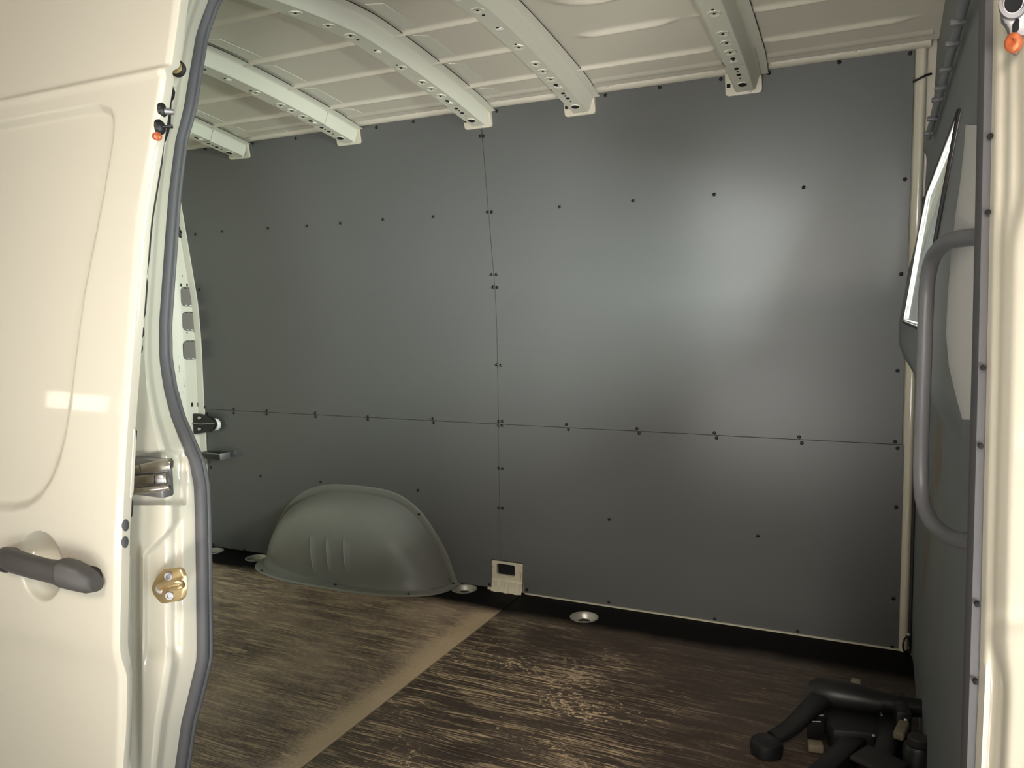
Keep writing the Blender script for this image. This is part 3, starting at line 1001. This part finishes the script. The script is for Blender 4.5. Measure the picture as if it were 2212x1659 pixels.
# cable duct with its clips along the top of the bulkhead
rail_y = [-1.40, -0.42]
tube('clip_rail', [(0.018, y, 1.5365 + 0.003) for y in np.linspace(-1.72, -0.40, 8)], 0.0075, M['bulk'], wall_right, 8)
for px, py in [(2092, 47), (2078, 96), (2062, 138), (2050, 178), (2042, 215), (2030, 247), (2020, 290)]:
    p = at(px, py, 'x', 0.03)
    box('clip', (0.004, p[1] - 0.020, 1.527), (0.026, p[1] - 0.004, 1.536), M['rail_grey'], wall_right, 0.002)
tube('corner_gap_shade', [(0.027, -0.030, z) for z in np.linspace(0.01, 1.88, 10)], 0.005, M['rubber_dark'], wall_right, 8)  # dark tube standing in for the shade of the thin corner gap

# light grey cover on the near edge of the bulkhead
CL = [(268, 2101), (330, 2093), (400, 2081), (450, 2070), (540, 2057), (640, 2047), (720, 2043), (790, 2050), (830, 2061), (870, 2074), (905, 2088)]
rows = []
for py, px in CL:
    L_, R_ = at(px, py, 'y', -1.50), at(2112, py + 2, 'y', -1.76)
    row = []
    for t_ in np.linspace(0, 1, 9):
        q_ = L_ * (1 - t_) + R_ * t_
        row.append(q_ + np.array([-0.010, -0.004, 0]) * math.sin(math.pi * t_) + np.array([0.03, 0.02, 0]) * (t_ == 0))
    rows.append(row)
loft('edge_cover', rows, M['cover'], wall_right, 60)

# grab rail
GR = ((2122, 511, -1.76), (2084, 514, -1.72), (2048, 522, -1.66), (2022, 545, -1.60), (2008, 580, -1.57), (2001, 640, -1.55), (1997, 760, -1.54), (1992, 900, -1.54), (1989, 1010, -1.55), (1993, 1080, -1.57), (2010, 1125, -1.61), (2040, 1153, -1.66), (2068, 1166, -1.71), (2108, 1170, -1.76))
gr_pts = [at(a, b, 'y', c) for a, b, c in GR]
gh = tag(empty('grab_rail', (0.0, -1.5, 0.75)), 'long bent grey tube grab rail on the bulkhead', 'grab rail')
tube('rail_tube', smooth_path(gr_pts, 5), 0.0098, M['rail_grey'], gh, 14)
for q in (gr_pts[0], gr_pts[-1]):
    lathe('end_flange', q + (0.004, 0, 0), (-1, 0, 0), [(0.020, -0.012), (0.020, 0.002), (0.013, 0.006)], M['rail_grey'], gh, 16)

# ------------------------------------------------------------------ wall of the door opening: rear jamb and front pillar
SEAL_L = [(0, 446), (40, 430), (75, 418), (150, 405), (225, 393), (262, 384), (300, 373), (360, 365), (420, 358), (560, 348), (700, 338), (770, 339), (800, 343), (840, 350), (900, 367), (960, 393), (1000, 410), (1050, 420), (1120, 423), (1240, 425), (1400, 427), (1430, 425), (1500, 408), (1560, 392), (1659, 377)]
SLY, SLX = [a for a, b in SEAL_L], [b for a, b in SEAL_L]


def sealx(py):
    if py > 1659:
        return 377 - 0.15 * (py - 1659)
    return float(np.interp(py, SLY, SLX))


EDGE = [(0, 375), (140, 355), (300, 330), (480, 300), (750, 280), (950, 265), (1150, 255), (1400, 250), (1659, 250)]


def edgex(py):
    if py > 1659:
        return 250
    return float(np.interp(py, [a for a, b in EDGE], [b for a, b in EDGE]))


wall_front = empty('wall_front', (-1.3, -1.85, -0.1))
tag(wall_front, 'cream door pillar of the van beside the opened sliding door', kind='structure')
UK = [0.0, 0.06, 0.14, 0.22, 0.30, 0.36, 0.55, 0.72, 0.82, 0.90, 1.0]
OK = [0.150, 0.132, 0.118, 0.105, 0.086, 0.078, 0.070, 0.060, 0.060, 0.074, 0.060]
us = np.linspace(0, 1, 64)
pys = np.concatenate([np.linspace(-30, 930, 70), np.linspace(936, 1300, 80), np.linspace(1310, 1960, 40)])
rows = []
for py in pys:
    sx = sealx(max(0, py)) + (12 if py >= 0 else 12 + (-py) * 0.6)
    ex = edgex(max(0, py)) - 34
    row = []
    for u_ in us:
        px = sx + (ex - sx) * u_
        off = float(np.interp(u_, UK, OK))
        # hinge pocket
        pk = float(sstep(-8, 16, min(px - 262, 404 - px))) * float(sstep(-8, 16, min(py - 972, 1092 - py)))
        off += 0.009 * pk
        rim = math.exp(-((min(px - 262, 404 - px, py - 972, 1092 - py)) / 4.0) ** 2) * (px > 250) * (px < 412) * (py > 955) * (py < 1105)
        off -= 0.0022 * rim
        # facetted shoulder above the striker
        line = 1137 + (376 - px) * 1.0
        sh = float(sstep(-6, 8, py - line)) * float(sstep(310, 318, px)) * float(sstep(396, 374, px)) * float(sstep(1440, 1385, py))
        off += 0.012 * sh
        gv = float(sstep(308, 296, px)) * float(sstep(1165, 1215, py)) * float(sstep(1700, 1500, py))
        off += 0.018 * gv
        # shallow dimple round the upper bump stop
        dm = math.exp(-(((px - 374) / 20) ** 2 + ((py - 165) / 48) ** 2))
        off += 0.010 * dm
        row.append(on_y(px, py, lambda z, o_=off: yd(z) + o_))
    rows.append(row)
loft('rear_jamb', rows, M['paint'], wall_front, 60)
# inner side of the load space behind the door opening, header and sill
rows = [[(x, -1.78 - yw(z) + 0.02, z) for x in (-3.12, -1.262)] for z in zs_all + [1.98]]
loft('inner_panel', rows, M['paint'], wall_front, 60)
rows = [[(x, yd(z) + 0.10, z) for x in (-3.14, -1.30)] for z in np.linspace(-0.35, 1.99, 20)]
loft('rear_side_skin', rows, M['paint'], wall_front, 60)
box('sill', (-1.35, -1.93, -0.35), (0.30, -1.76, -0.030), M['paint'], wall_front, 0.006)
rows = []
for z in (1.76, 1.80, 1.88, 1.99):
    rows.append([(x, -1.755 + (z - 1.76) * 0.35, z) for x in (-3.14, 0.6)])
loft('header', rows, M['paint'], wall_front, 60)

# front door pillar (right side of the picture)
pil = empty('trim_2', (0.2, -1.86, -0.1))
tag(pil, 'cream front pillar of the sliding door opening', kind='structure')
LB = [(-40, 2152), (0, 2151), (400, 2144), (600, 2140), (820, 2136), (1240, 2126), (1400, 2123), (1659, 2111), (1960, 2100)]
rows = []
for py in np.linspace(-40, 1960, 130):
    lx = float(np.interp(py, [a for a, b in LB], [b for a, b in LB]))
    row = []
    jog = 26 * float(sstep(400, 540, py)) - 10 * float(sstep(0, 400, py))
    low = float(sstep(1370, 1500, py))
    for u_ in np.linspace(0, 1, 46):
        px = lx - 6 + u_ * 330
        d = px - lx
        off = 0.135 - 0.012 * float(sstep(-4, 6, d)) - 0.016 * min(max(d - 4, 0), 170) / 75.0
        off -= 0.008 * float(sstep(20 + 20 * low, 36 + 26 * low, d + jog * 0.4))
        off -= 0.009 * float(sstep(40, 72, d + jog - 14 * low))
        off += 0.004 * math.exp(-((py - 1342) / 16) ** 2) * float(sstep(8, 30, d))
        off += 0.006 * low * math.exp(-((d - 26) / 12) ** 2)
        off -= 0.010 * float(sstep(90, 240, d))
        row.append(on_y(px, py, lambda z, o_=off: yd(z) + o_))
    rows.append(row)
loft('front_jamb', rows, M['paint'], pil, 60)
rows = [[(0.020, yd(z) + 0.135, z), (0.035, yd(z) + 0.16, z), (0.09, yd(z) + 0.17, z)] for z in np.linspace(-0.2, 1.9, 20)]
loft('pillar_return', rows, M['rubber_dark'], pil, 60)

# rubber seal: one closed loop round the opening, rear side taken from the curve of the jamb
def loop(dx, dy):
    pts = []
    for py in (1659, 1600, 1560, 1530, 1500, 1465, 1430, 1400, 1320, 1240, 1180, 1120, 1085, 1050, 1025, 1000, 980, 960, 930, 900, 870, 840, 820, 800, 785, 770, 735, 700, 630, 560, 490, 420, 360, 330, 300, 280, 262, 245, 225, 190, 150, 112, 75, 40, 0):
        p = on_y(sealx(py) + dx, py, lambda z: ys(z) + dy)
        pts.append(p)
    top = pts[-1]
    pts += [top + (0.035, 0.012, 0.042), top + (0.09, 0.024, 0.080), top + (0.17, 0.03, 0.10), top + (0.4, 0.034, 0.108), top + (0.75, 0.034, 0.108), top + (0.98, 0.03, 0.10)]
    for z in np.linspace(1.62, 0.05, 26):
        pts.append(np.array([0.0165, ys(z) + 0.008 + dy, z]))
    pts += [np.array([-0.03, ys(0) + dy, -0.01]), np.array([-0.10, ys(0) + dy, -0.028]), np.array([-0.5, ys(0) + dy, -0.03]), np.array([-1.0, ys(0) + dy, -0.03]), np.array([-1.12, ys(0) + dy, -0.01]), np.array([-1.16, ys(0) + dy, 0.06]), np.array([-1.165, ys(0) + dy, 0.18])]
    return pts


seal = tag(empty('door_seal', (-0.6, -1.85, -0.03)), 'grey rubber weather seal running round the sliding door opening', 'seal')
for nm, dx, dy, rad_, mt in (('seal_bulb', 12, 0.0, 0.0098, 'rubber'), ('seal_lip', 27, 0.010, 0.0052, 'rubber')):
    pts = smooth_path(loop(dx, dy), 2, True)
    rr = tube_rows(pts, rad_, 12, closed=True)
    obj(nm, [q for r_ in rr for q in r_], grid_faces(len(rr), 12, True, True, True), M[mt], seal, 80)
# flat edge trim of the seal at the front pillar
rows = []
for z in np.linspace(0.0, 1.70, 40):
    y = ys(z)
    rows.append([(0.0055, y + 0.016, z), (0.0065, y + 0.002, z), (0.0095, y - 0.005, z), (0.0160, y - 0.0065, z), (0.0210, y - 0.004, z), (0.0232, y + 0.004, z)])
loft('front_edge_trim', rows, M['rubber'], seal, 35)
rows = []
for z in np.linspace(0.0, 1.70, 30):
    y = ys(z) - 0.003
    rows.append([(0.0215, y + 0.006, z), (0.0245, y - 0.004, z), (0.030, y - 0.007, z), (0.036, y - 0.006, z), (0.0385, y + 0.002, z)])
loft('front_outer_lip', rows, M['rubber_dark'], seal, 35)
for px, py in ((2139, 294), (2134, 458), (2124, 794), (2118, 963), (2111, 1305), (2107, 1472)):
    p = on_y(px, py, lambda z: ys(z) - 0.010)
    lathe('rivet', p, (0, -1, 0), [(0.0028, -0.002), (0.0028, 0.002), (0.0015, 0.003)], M['void'], seal, 8)

# ------------------------------------------------------------------ sliding door, slid back along the outside
door = empty('door_1', (-1.6, -1.95, -0.2))
tag(door, 'cream sliding door slid back, with grey handle and pressed panel', kind='structure')
RECESS = [(-2.10, 1.421), (-1.165, 1.420), (-1.140, 1.411), (-1.129, 1.395), (-1.126, 1.365), (-1.135, 1.279), (-1.161, 1.129), (-1.178, 0.97), (-1.186, 0.925), (-1.197, 0.888), (-1.215, 0.852), (-1.240, 0.824), (-1.272, 0.806), (-1.31, 0.797), (-1.36, 0.795), (-2.10, 0.795)]
BOWL = (-1.238, 0.719, 0.0505, 0.0535)
NXD, NZD = 210, 230
zd = np.concatenate([np.linspace(-0.30, 0.54, 30), np.linspace(0.545, 0.86, 130), np.linspace(0.87, 1.37, 45), np.linspace(1.375, 1.48, 55), np.linspace(1.49, 1.98, 20)])
NZD = len(zd)
EZ, EX = [], []
for py in np.linspace(0, 1659, 40):
    p = on_y(edgex(py), py, yd)
    EZ.append(p[2])
    EX.append(p[0])
EZ, EX = EZ[::-1], EX[::-1]
xe = lambda z: float(np.interp(z, EZ, EX))
tt = np.concatenate([np.linspace(0, 0.30, 130), np.linspace(0.305, 1, NXD - 130)])
GX = np.array([[xe(z) - 1.30 * t_ for t_ in tt] for z in zd])
GZ = np.repeat(zd[:, None], NXD, 1)
GY = np.vectorize(yd)(GZ)
sd = poly_sd(GX, GZ, RECESS)
GY = GY + 0.011 * sstep(-0.004, 0.013, sd)
bw = np.hypot((GX - BOWL[0]) / BOWL[2], (GZ - BOWL[1]) / BOWL[3])
GY = GY + 0.026 * np.sqrt(np.clip(1 - np.clip(bw, 0, 1) ** 2, 0, 1)) * sstep(1.02, 0.93, bw)
GY = GY + 0.006 * sstep(1.455, 1.466, GZ) - 0.0045 * np.exp(-((GZ - 1.4535) / 0.006) ** 2)      # crease above the panel
GY = GY + 0.009 * sstep(0.622, 0.566, GZ) - 0.008 * sstep(0.556, 0.30, GZ)                      # swage line below the handle
fold = np.exp(-((GX - np.array([[xe(z)] for z in zd])) / 0.004) ** 2)
GY = GY + 0.003 * fold
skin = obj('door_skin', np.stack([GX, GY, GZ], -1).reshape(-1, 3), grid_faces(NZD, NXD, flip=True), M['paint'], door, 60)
rows = []
for i, z in enumerate(zd):
    x, y = xe(z), GY[i, 0]
    b_ = float(sstep(0.60, 0.57, z)) * float(sstep(0.42, 0.50, z)) * 0.004
    rows.append([(x, y, z), (x + 0.0022 + b_, y + 0.002, z), (x + 0.0028 + b_, y + 0.007, z), (x + 0.0022, y + 0.0155, z), (x - 0.002, y + 0.0180, z), (x - 0.055, y + 0.022, z), (x - 0.062, y + 0.036, z), (x - 0.066, y + 0.075, z), (x - 1.30, y + 0.075, z)])
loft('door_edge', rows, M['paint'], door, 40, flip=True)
for px, py in ((268.5, 1135), (266.5, 1171)):
    p = on_y(px, py, lambda z: yd(z) + 0.0085)
    x = xe(p[2]) + 0.0030
    lathe('rubber_plug', (x, p[1] + 0.001, p[2]), (1, -0.02, 0), [(0.0056, -0.003), (0.0056, 0.0008), (0.0044, 0.0016)], M['rubber'], door, 18, up=(0, 0, 1), sx=0.95, sy=1.55)
# dark edge seal that shows between the door and the pillar in short stretches
for a_, b_ in ((60, 150), (310, 595), (600, 690), (925, 950), (1075, 1115)):
    pts = []
    for py in np.linspace(a_, b_, 8):
        p = on_y(edgex(py) + 30, py, lambda z: yd(z) + 0.030)
        pts.append(np.array([xe(p[2]) - 0.002, yd(p[2]) + 0.0210, p[2]]))
    tube('edge_seal', pts, [0.001] + [0.0032] * 6 + [0.001], M['rubber_dark'], door, 8)
for px, py, rz in ((300, 716, 0.011), (297, 752, 0.009)):
    p = on_y(px, py, lambda z: yd(z) + 0.024)
    lathe('rubber_lobe', p, (0.5, -0.8, 0), [(0.0065, -0.004), (0.0065, 0.002), (0.004, 0.004)], M['rubber_dark'], door, 14, sy=rz / 0.0065)
# edge pull plate (stepped lip of the door edge)
rows = []
for z in np.linspace(0.835, 0.935, 12):
    k = float(sstep(0.935, 0.915, z)) * float(sstep(0.832, 0.845, z))
    x, y = xe(z), yd(z)
    rows.append([(x + 0.0015, y + 0.014, z), (x + 0.0034, y + 0.0160, z), (x + 0.0034, y + 0.0175 + 0.0025 * k, z), (x - 0.002, y + 0.0185 + 0.0025 * k, z)])
loft('lip_plate', rows, M['paint'], door, 40, flip=True)

# handle
hd = empty('door_handle', (-1.22, -2.0, 0.70))
hd.parent = door
hd.location = Vector((-1.22, -2.0, 0.70)) - WL[door.name]
HS = [  # x, z centre, half height, stand-off, depth
    (-1.334, 0.7245, 0.0050, 0.010, 0.006), (-1.331, 0.7240, 0.0115, 0.014, 0.010), (-1.322, 0.7225, 0.0165, 0.020, 0.013), (-1.305, 0.7205, 0.0185, 0.027, 0.013), (-1.280, 0.7185, 0.0180, 0.033, 0.012),
    (-1.250, 0.7165, 0.0172, 0.036, 0.012), (-1.220, 0.7155, 0.0168, 0.036, 0.012), (-1.200, 0.7155, 0.0178, 0.034, 0.014), (-1.188, 0.7165, 0.0205, 0.032, 0.017), (-1.1835, 0.7168, 0.0215, 0.031, 0.018)]
HT = [(-1.1825, 0.7168, 0.0217, 0.031, 0.018), (-1.165, 0.7160, 0.0215, 0.028, 0.018), (-1.145, 0.7135, 0.0195, 0.024, 0.016), (-1.125, 0.7105, 0.0155, 0.019, 0.014), (-1.113, 0.7085, 0.0105, 0.015, 0.011), (-1.108, 0.7075, 0.0045, 0.011, 0.007)]


def hsec(L):
    rows_ = []
    for x, z, h, so_, dp in L:
        y0 = yd(z) - so_
        x, z = x + 1.5 * so_, z + 0.45 * so_
        row = []
        for k in range(20):
            a = 2 * math.pi * k / 20
            cy, cz = math.cos(a), math.sin(a)
            row.append((x, y0 + dp * math.copysign(abs(cy) ** 0.8, cy) + (0.004 if cy < 0 and cz < 0 else 0) * cz * cy, z + h * math.copysign(abs(cz) ** 0.75, cz)))
        rows_.append(row)
    return rows_


def half_out(x):
    return 0.0


loft('grip', hsec(HS), M['handle'], hd, 50, True, True)
loft('end_cap', hsec(HT), M['handle'], hd, 50, True, True)
for xa, xb2, zc in ((-1.318, -1.280, 0.7235), (-1.158, -1.098, 0.7165)):
    q = rrect((xa + xb2) / 2, zc, xb2 - xa, 0.034, 0.014, 4)
    prism('base_pad', q, 'y', yd(0.72) - 0.020, yd(0.72) + 0.004, M['rubber_dark'], hd, 0.002)

# latch gear on the door's front edge
lt = empty('latch_gear', (-1.03, -1.9, 1.35))
lt.parent = door
lt.location = Vector((-1.03, -1.9, 1.35)) - WL[door.name]
def ed(px, py, o_):
    return on_y(px, py, lambda z: yd(z) + o_)
pl = [ed(a, b, 0.014) for a, b in ((360, 176), (366, 192), (364, 205), (358, 214), (357, 240), (356, 262), (352, 282), (345, 300), (338, 308), (334, 300), (340, 270), (346, 240), (350, 210))]
pl2 = [q + (-0.006, 0.016, 0) for q in pl]
k = len(pl)
obj('plate', pl + pl2, [tuple(range(k))] + [(i, k + i, k + (i + 1) % k, (i + 1) % k) for i in range(k)], M['black'], lt, 30)
a_, b_ = ed(352, 240, 0.010), ed(375, 242, 0.020)
tube('guide_pin', [a_, a_ * 0.5 + b_ * 0.5, b_], [0.0052, 0.0050, 0.0038], M['alloy'], lt, 12)
lathe('pin_collar', ed(351, 238, 0.010), (0.9, 0.3, 0), [(0.011, -0.002), (0.011, 0.003), (0.007, 0.005)], M['black'], lt, 14)
a_, b_ = ed(346, 272, 0.010), ed(373, 273, 0.020)
tube('release_lever', [a_, a_ * 0.6 + b_ * 0.4 + (0, 0, -0.001), b_], [0.0050, 0.0022, 0.0030], M['black'], lt, 10)
lathe('lever_hub', ed(345, 275, 0.010), (0.9, 0.3, 0), [(0.012, -0.002), (0.012, 0.003), (0.007, 0.006)], M['black'], lt, 14)
lathe('orange_rivet', ed(339, 295, 0.006), (0.9, -0.2, 0), [(0.0065, -0.002), (0.0065, 0.003), (0.003, 0.005)], M['orange'], lt, 14)

# bump stop in the upper jamb
p = on_y(383, 148, lambda z: yd(z) + 0.056)
bs = tag(empty('bump_stop', p), 'round brass coloured bump stop in the upper door pillar', 'bump stop')
nn = np.array([0.42, -0.9, 0.05])
lathe('socket', p, nn, [(0.0125, -0.004), (0.0130, 0.003), (0.0112, 0.0055), (0.0095, 0.0045)], M['rubber_dark'], bs, 20)
lathe('washer', p, nn, [(0.0100, 0.0), (0.0098, 0.0060), (0.0065, 0.0072)], M['brass'], bs, 20)
lathe('bolt', p, nn, [(0.0050, 0.0), (0.0048, 0.0120), (0.0030, 0.0140)], M['steel'], bs, 14)

# hinge in its pocket
p = on_y(325, 1035, lambda z: yd(z) + 0.078)
hg = tag(empty('pillar_hinge', (p[0], p[1], p[2] - 0.06)), 'shiny zinc hinge set in a pocket of the door pillar', 'hinge')
def hp(px, py, o_):
    return on_y(px, py, lambda z: yd(z) + o_)
def slab(name, pts, o_, dvec, mat, bev=0.0):
    a = [hp(x, y, o_) for x, y in pts]
    b = [q + np.asarray(dvec) for q in a]
    k_ = len(a)
    bm = bmesh.new()
    va, vb = [bm.verts.new(q) for q in a], [bm.verts.new(q) for q in b]
    bm.faces.new(va)
    bm.faces.new(vb[::-1])
    for i in range(k_):
        bm.faces.new((va[i], vb[i], vb[(i + 1) % k_], va[(i + 1) % k_]))
    bmesh.ops.recalc_face_normals(bm, faces=bm.faces[:])
    if bev:
        bmesh.ops.bevel(bm, geom=bm.edges[:], offset=bev, segments=2, profile=0.5, affect='EDGES')
    bm.verts.index_update()
    vv_ = [tuple(x.co) for x in bm.verts]
    ff_ = [[x.index for x in fc.verts] for fc in bm.faces]
    bm.free()
    return obj(name, vv_, ff_, mat, hg, 40)


D_ = (-0.012, 0.018, 0)
slab('upper_leaf', ((302, 1003), (340, 996), (362, 994), (367, 999), (367, 1016), (345, 1019), (308, 1022), (303, 1018)), 0.048, D_, M['steel'], 0.002)
slab('inner_leaf', ((262, 1008), (301, 1005), (302, 1021), (262, 1026)), 0.050, D_, M['steel'], 0.0015)
slab('drum', ((262, 1028), (300, 1026), (333, 1023), (333, 1048), (300, 1051), (262, 1053)), 0.054, D_, M['steel'], 0.003)
slab('eye_plate', ((335, 1023), (357, 1021), (359, 1046), (335, 1049)), 0.056, D_, M['steel'], 0.001)
tube('lower_rod', [hp(255, 1065, 0.044), hp(300, 1061, 0.044), hp(340, 1056, 0.046), hp(367, 1052, 0.052)], [0.0052, 0.0052, 0.0050, 0.0036], M['steel'], hg, 12)
lathe('pin_head', hp(347, 1037, 0.056), (0.25, -0.95, 0), [(0.0085, -0.002), (0.0085, 0.002), (0.0058, 0.0042), (0.002, 0.0046)], M['alloy'], hg, 18)
box('pivot_block', hp(330, 1035, 0.062) - (0.05, 0.002, 0.028), hp(330, 1035, 0.062) + (0.022, 0.02, 0.030), M['alloy'], hg, 0.004)

# striker
p = on_y(365, 1268, lambda z: yd(z) + 0.067)
st = tag(empty('door_striker', p), 'yellow zinc latch striker bolted to the door pillar', 'striker')
hg_keep, hg = hg, st
slab('plate', ((343, 1240), (352, 1230), (380, 1226), (388, 1230), (394, 1245), (396, 1275), (391, 1292), (383, 1299), (352, 1304), (345, 1302), (330, 1284), (326, 1270), (330, 1258)), 0.068, (0.004, 0.006, 0), M['brass'], 0.0015)
hg = hg_keep
for px, py in ((365.5, 1244), (367.5, 1286)):
    q = hp(px, py, 0.067)
    b_ = lathe('bolt', q, (0.45, -0.88, 0), [(0.0072, -0.002), (0.0072, 0.0014), (0.0060, 0.0036), (0.0032, 0.0040), (0.0028, 0.0024)], M['alloy'], st, 16)
lp = [hp(346, 1272, 0.067), hp(345, 1266, 0.052), hp(355, 1262, 0.042), hp(378, 1257, 0.038), hp(391, 1258, 0.042), hp(395, 1265, 0.048), hp(385, 1270, 0.046), hp(368, 1273, 0.052)]
tube('loop', smooth_path(lp, 4), 0.0034, M['brass'], st, 10)
lathe('loop_socket', hp(347, 1272, 0.068), (0.45, -0.88, 0), [(0.0078, -0.002), (0.0078, 0.001), (0.005, 0.0016)], M['alloy'], st, 14)

# alloy latch bracket high on the front pillar
p = on_y(2192, 50, lambda z: yd(z) + 0.085)
lb = tag(empty('latch_bracket', p), 'grey cast latch bracket with an orange rivet on the front pillar', 'bracket')
hg_keep, hg = hg, lb
slab('casting', ((2166, -30), (2163, 10), (2163, 42), (2170, 50), (2176, 55), (2180, 74), (2184, 80), (2212, 76), (2240, 70), (2245, -30)), 0.090, (0.0, 0.012, 0), M['alloy'], 0.004)
slab('tail', ((2183, 70), (2184, 100), (2187, 112), (2192, 117), (2199, 115), (2206, 100), (2214, 76)), 0.096, (0.0, 0.008, 0), M['alloy'], 0.002)
slab('slot', ((2187, 52), (2196, 38), (2203, 40), (2202, 62), (2194, 72), (2187, 70)), 0.0885, (0.0, 0.004, 0), M['void'], 0.001)
hg = hg_keep
q = on_y(2189, 6, lambda z: yd(z) + 0.088)
lathe('boss', q, (0, -1, 0.1), [(0.0125, -0.002), (0.0125, 0.003), (0.0095, 0.004), (0.0085, 0.001)], M['alloy'], lb, 20, sy=1.3)
lathe('boss_hole', q, (0, -1, 0.1), [(0.0078, -0.001), (0.0078, 0.0015), (0.006, 0.0015)], M['void'], lb, 18, sy=1.3)
q = on_y(2190, 93, lambda z: yd(z) + 0.094)
lathe('orange_rivet', q, (-0.5, -0.9, 0), [(0.0075, -0.002), (0.0072, 0.004), (0.005, 0.006), (0.0028, 0.006), (0.0025, 0.004)], M['orange'], lb, 16, sy=1.3)

# ------------------------------------------------------------------ black gear lying on the floor by the bulkhead
fa = tag(empty('folding_bracket', (-0.25, -0.65, 0.0)), 'folded black plastic bracket with a padded arm lying on the floor by the bulkhead', 'bracket')
pc = np.array([-0.312, -0.80, 0.0])
lathe('round_pad', pc, (0, 0, 1), [(0.034, 0.001), (0.039, 0.006), (0.040, 0.026), (0.037, 0.036), (0.028, 0.041), (0.010, 0.043)], M['black'], fa, 28)
e1 = at(1795, 1500, 'z', 0.095)
path = [pc + (0.012, 0.030, 0.030), pc * 0.62 + e1 * 0.38 + (0, 0, 0.012), pc * 0.25 + e1 * 0.75 + (0, 0, 0.014), e1 + (0.01, 0.02, 0)]
rows = tube_rows(smooth_path(path, 5), [0.022 + 0.008 * k / 15 for k in range(16)], 12, (1.0, 0.75))
loft('arm', rows, M['black'], fa, 50, True, True, True)
a_, b_ = at(1765, 1492, 'z', 0.100), at(1905, 1518, 'z', 0.098)
rows = tube_rows([a_ + (-0.012, 0, -0.004), a_, a_ * 0.66 + b_ * 0.34, a_ * 0.33 + b_ * 0.67, b_], [0.030, 0.040, 0.043, 0.040, 0.032], 14, (1.0, 0.85))
loft('cross_tube', rows, M['black'], fa, 50, True, True, True)
c_ = at(1990, 1530, 'z', 0.095)
tube('axle', [b_ - (0.02, 0, 0), b_ * 0.5 + c_ * 0.5, c_], [0.026, 0.024, 0.022], M['black'], fa, 12)
q = at(1848, 1470, 'z', 0.115)
box('lug', q - (0.012, 0.008, 0.024), q + (0.014, 0.010, 0.004), M['beige'], fa, 0.006)
lathe('pad_rim_bolt', at(1671, 1621, 'z', 0.03), (0.8, -0.5, 0.3), [(0.004, -0.004), (0.004, 0.002), (0.002, 0.003)], M['alloy'], fa, 8)

bc = fa
def rz(a):
    return [[math.cos(a), -math.sin(a), 0], [math.sin(a), math.cos(a), 0], [0, 0, 1]]
def bxp(name, px, py, z, dx, dy, dz, mat, ang=0.0, bev=0.004):
    q = at(px, py, 'z', z)
    return box(name, q - (dx / 2, dy / 2, min(dz / 2, z - 0.001)), q + (dx / 2, dy / 2, dz / 2), mat, bc, bev, 2, rz(ang))
bxp('housing', 1860, 1575, 0.040, 0.17, 0.16, 0.07, M['black'], 0.25, 0.012)
bxp('side_arm', 1815, 1640, 0.035, 0.05, 0.26, 0.05, M['black'], -0.35, 0.008)
bxp('side_arm', 1915, 1620, 0.050, 0.045, 0.30, 0.06, M['black'], -0.10, 0.008)
bxp('upright_plate', 1945, 1560, 0.060, 0.035, 0.12, 0.11, M['black'], 0.1, 0.006)
bxp('panel', 1900, 1645, 0.075, 0.10, 0.08, 0.012, M['rubber_dark'], -0.5, 0.004)
for k in range(4):
    q = at(1782 - 7 * k, 1535 + 14 * k, 'z', 0.028)
    box('slat', q - (0.020, 0.004, 0.024), q + (0.022, 0.004, 0.022), M['black'], bc, 0.002, 2, rz(0.45))
    tube('slat_edge', [q + (-0.016, -0.006, 0.022), q + (0.012, 0.004, 0.023)], 0.0022, M['alloy'] if k != 1 else M['beige'], bc, 6)
bxp('beige_tag', 1761, 1612, 0.012, 0.036, 0.032, 0.020, M['beige'], 0.2, 0.004)
bxp('beige_plate', 1947, 1577, 0.105, 0.024, 0.070, 0.020, M['beige'], -0.2, 0.005)
tube('wire', smooth_path([at(a, b, 'z', 0.06) for a, b in ((1934, 1600), (1930, 1625), (1922, 1645), (1915, 1662))], 4), 0.0026, M['alloy'], bc, 6)
tube('wire', smooth_path([at(a, b, 'z', 0.09) for a, b in ((1962, 1528), (1956, 1545), (1952, 1560))], 4), 0.0024, M['alloy'], bc, 6)
for px, py, z in ((1905, 1545, 0.075), (1888, 1590, 0.075), (1790, 1562, 0.05), (1957, 1556, 0.11)):
    lathe('rivet', at(px, py, 'z', z), (0, -0.3, 1), [(0.005, -0.01), (0.005, 0.002), (0.002, 0.004)], M['steel'], bc, 8)
tube('ring_tab', smooth_path([at(a, b, 'z', 0.03) for a, b in ((1785, 1600), (1788, 1585), (1800, 1578), (1806, 1590), (1815, 1575))], 4), 0.003, M['black'], bc, 6)
bt = fa
q = at(1990, 1640, 'z', 0.05)
lathe('stop_cylinder', (q[0] - 0.010, q[1] - 0.06, 0.001), (0, 0, 1), [(0.030, 0.0), (0.032, 0.006), (0.032, 0.105), (0.027, 0.114)], M['black'], bt, 24)
lathe('cylinder_cap', (q[0] - 0.010, q[1] - 0.06, 0.115), (0, 0, 1), [(0.022, 0.0), (0.023, 0.004), (0.023, 0.016), (0.020, 0.019)], M['rubber_dark'], bt, 24)

q = at(1958, 1392, 'y', -0.05)
rg = tag(empty('tie_ring', (q[0], -0.06, 0.0)), 'small black ring hanging in the corner by the bulkhead', 'ring')
ring = [q + (0.010 * math.cos(a), 0.012 * math.cos(a), 0.024 * math.sin(a)) for a in np.linspace(0, 2 * math.pi, 21)[:-1]]
rr = tube_rows(ring, 0.0030, 8, closed=True)
obj('hoop', [p_ for r_ in rr for p_ in r_], grid_faces(len(rr), 8, True, True, True), M['screw'], rg, 60)
lathe('mount', q + (0.004, 0.0, 0.032), (-0.4, -0.9, 0), [(0.006, -0.006), (0.006, 0.003), (0.003, 0.005)], M['alloy'], rg, 10)
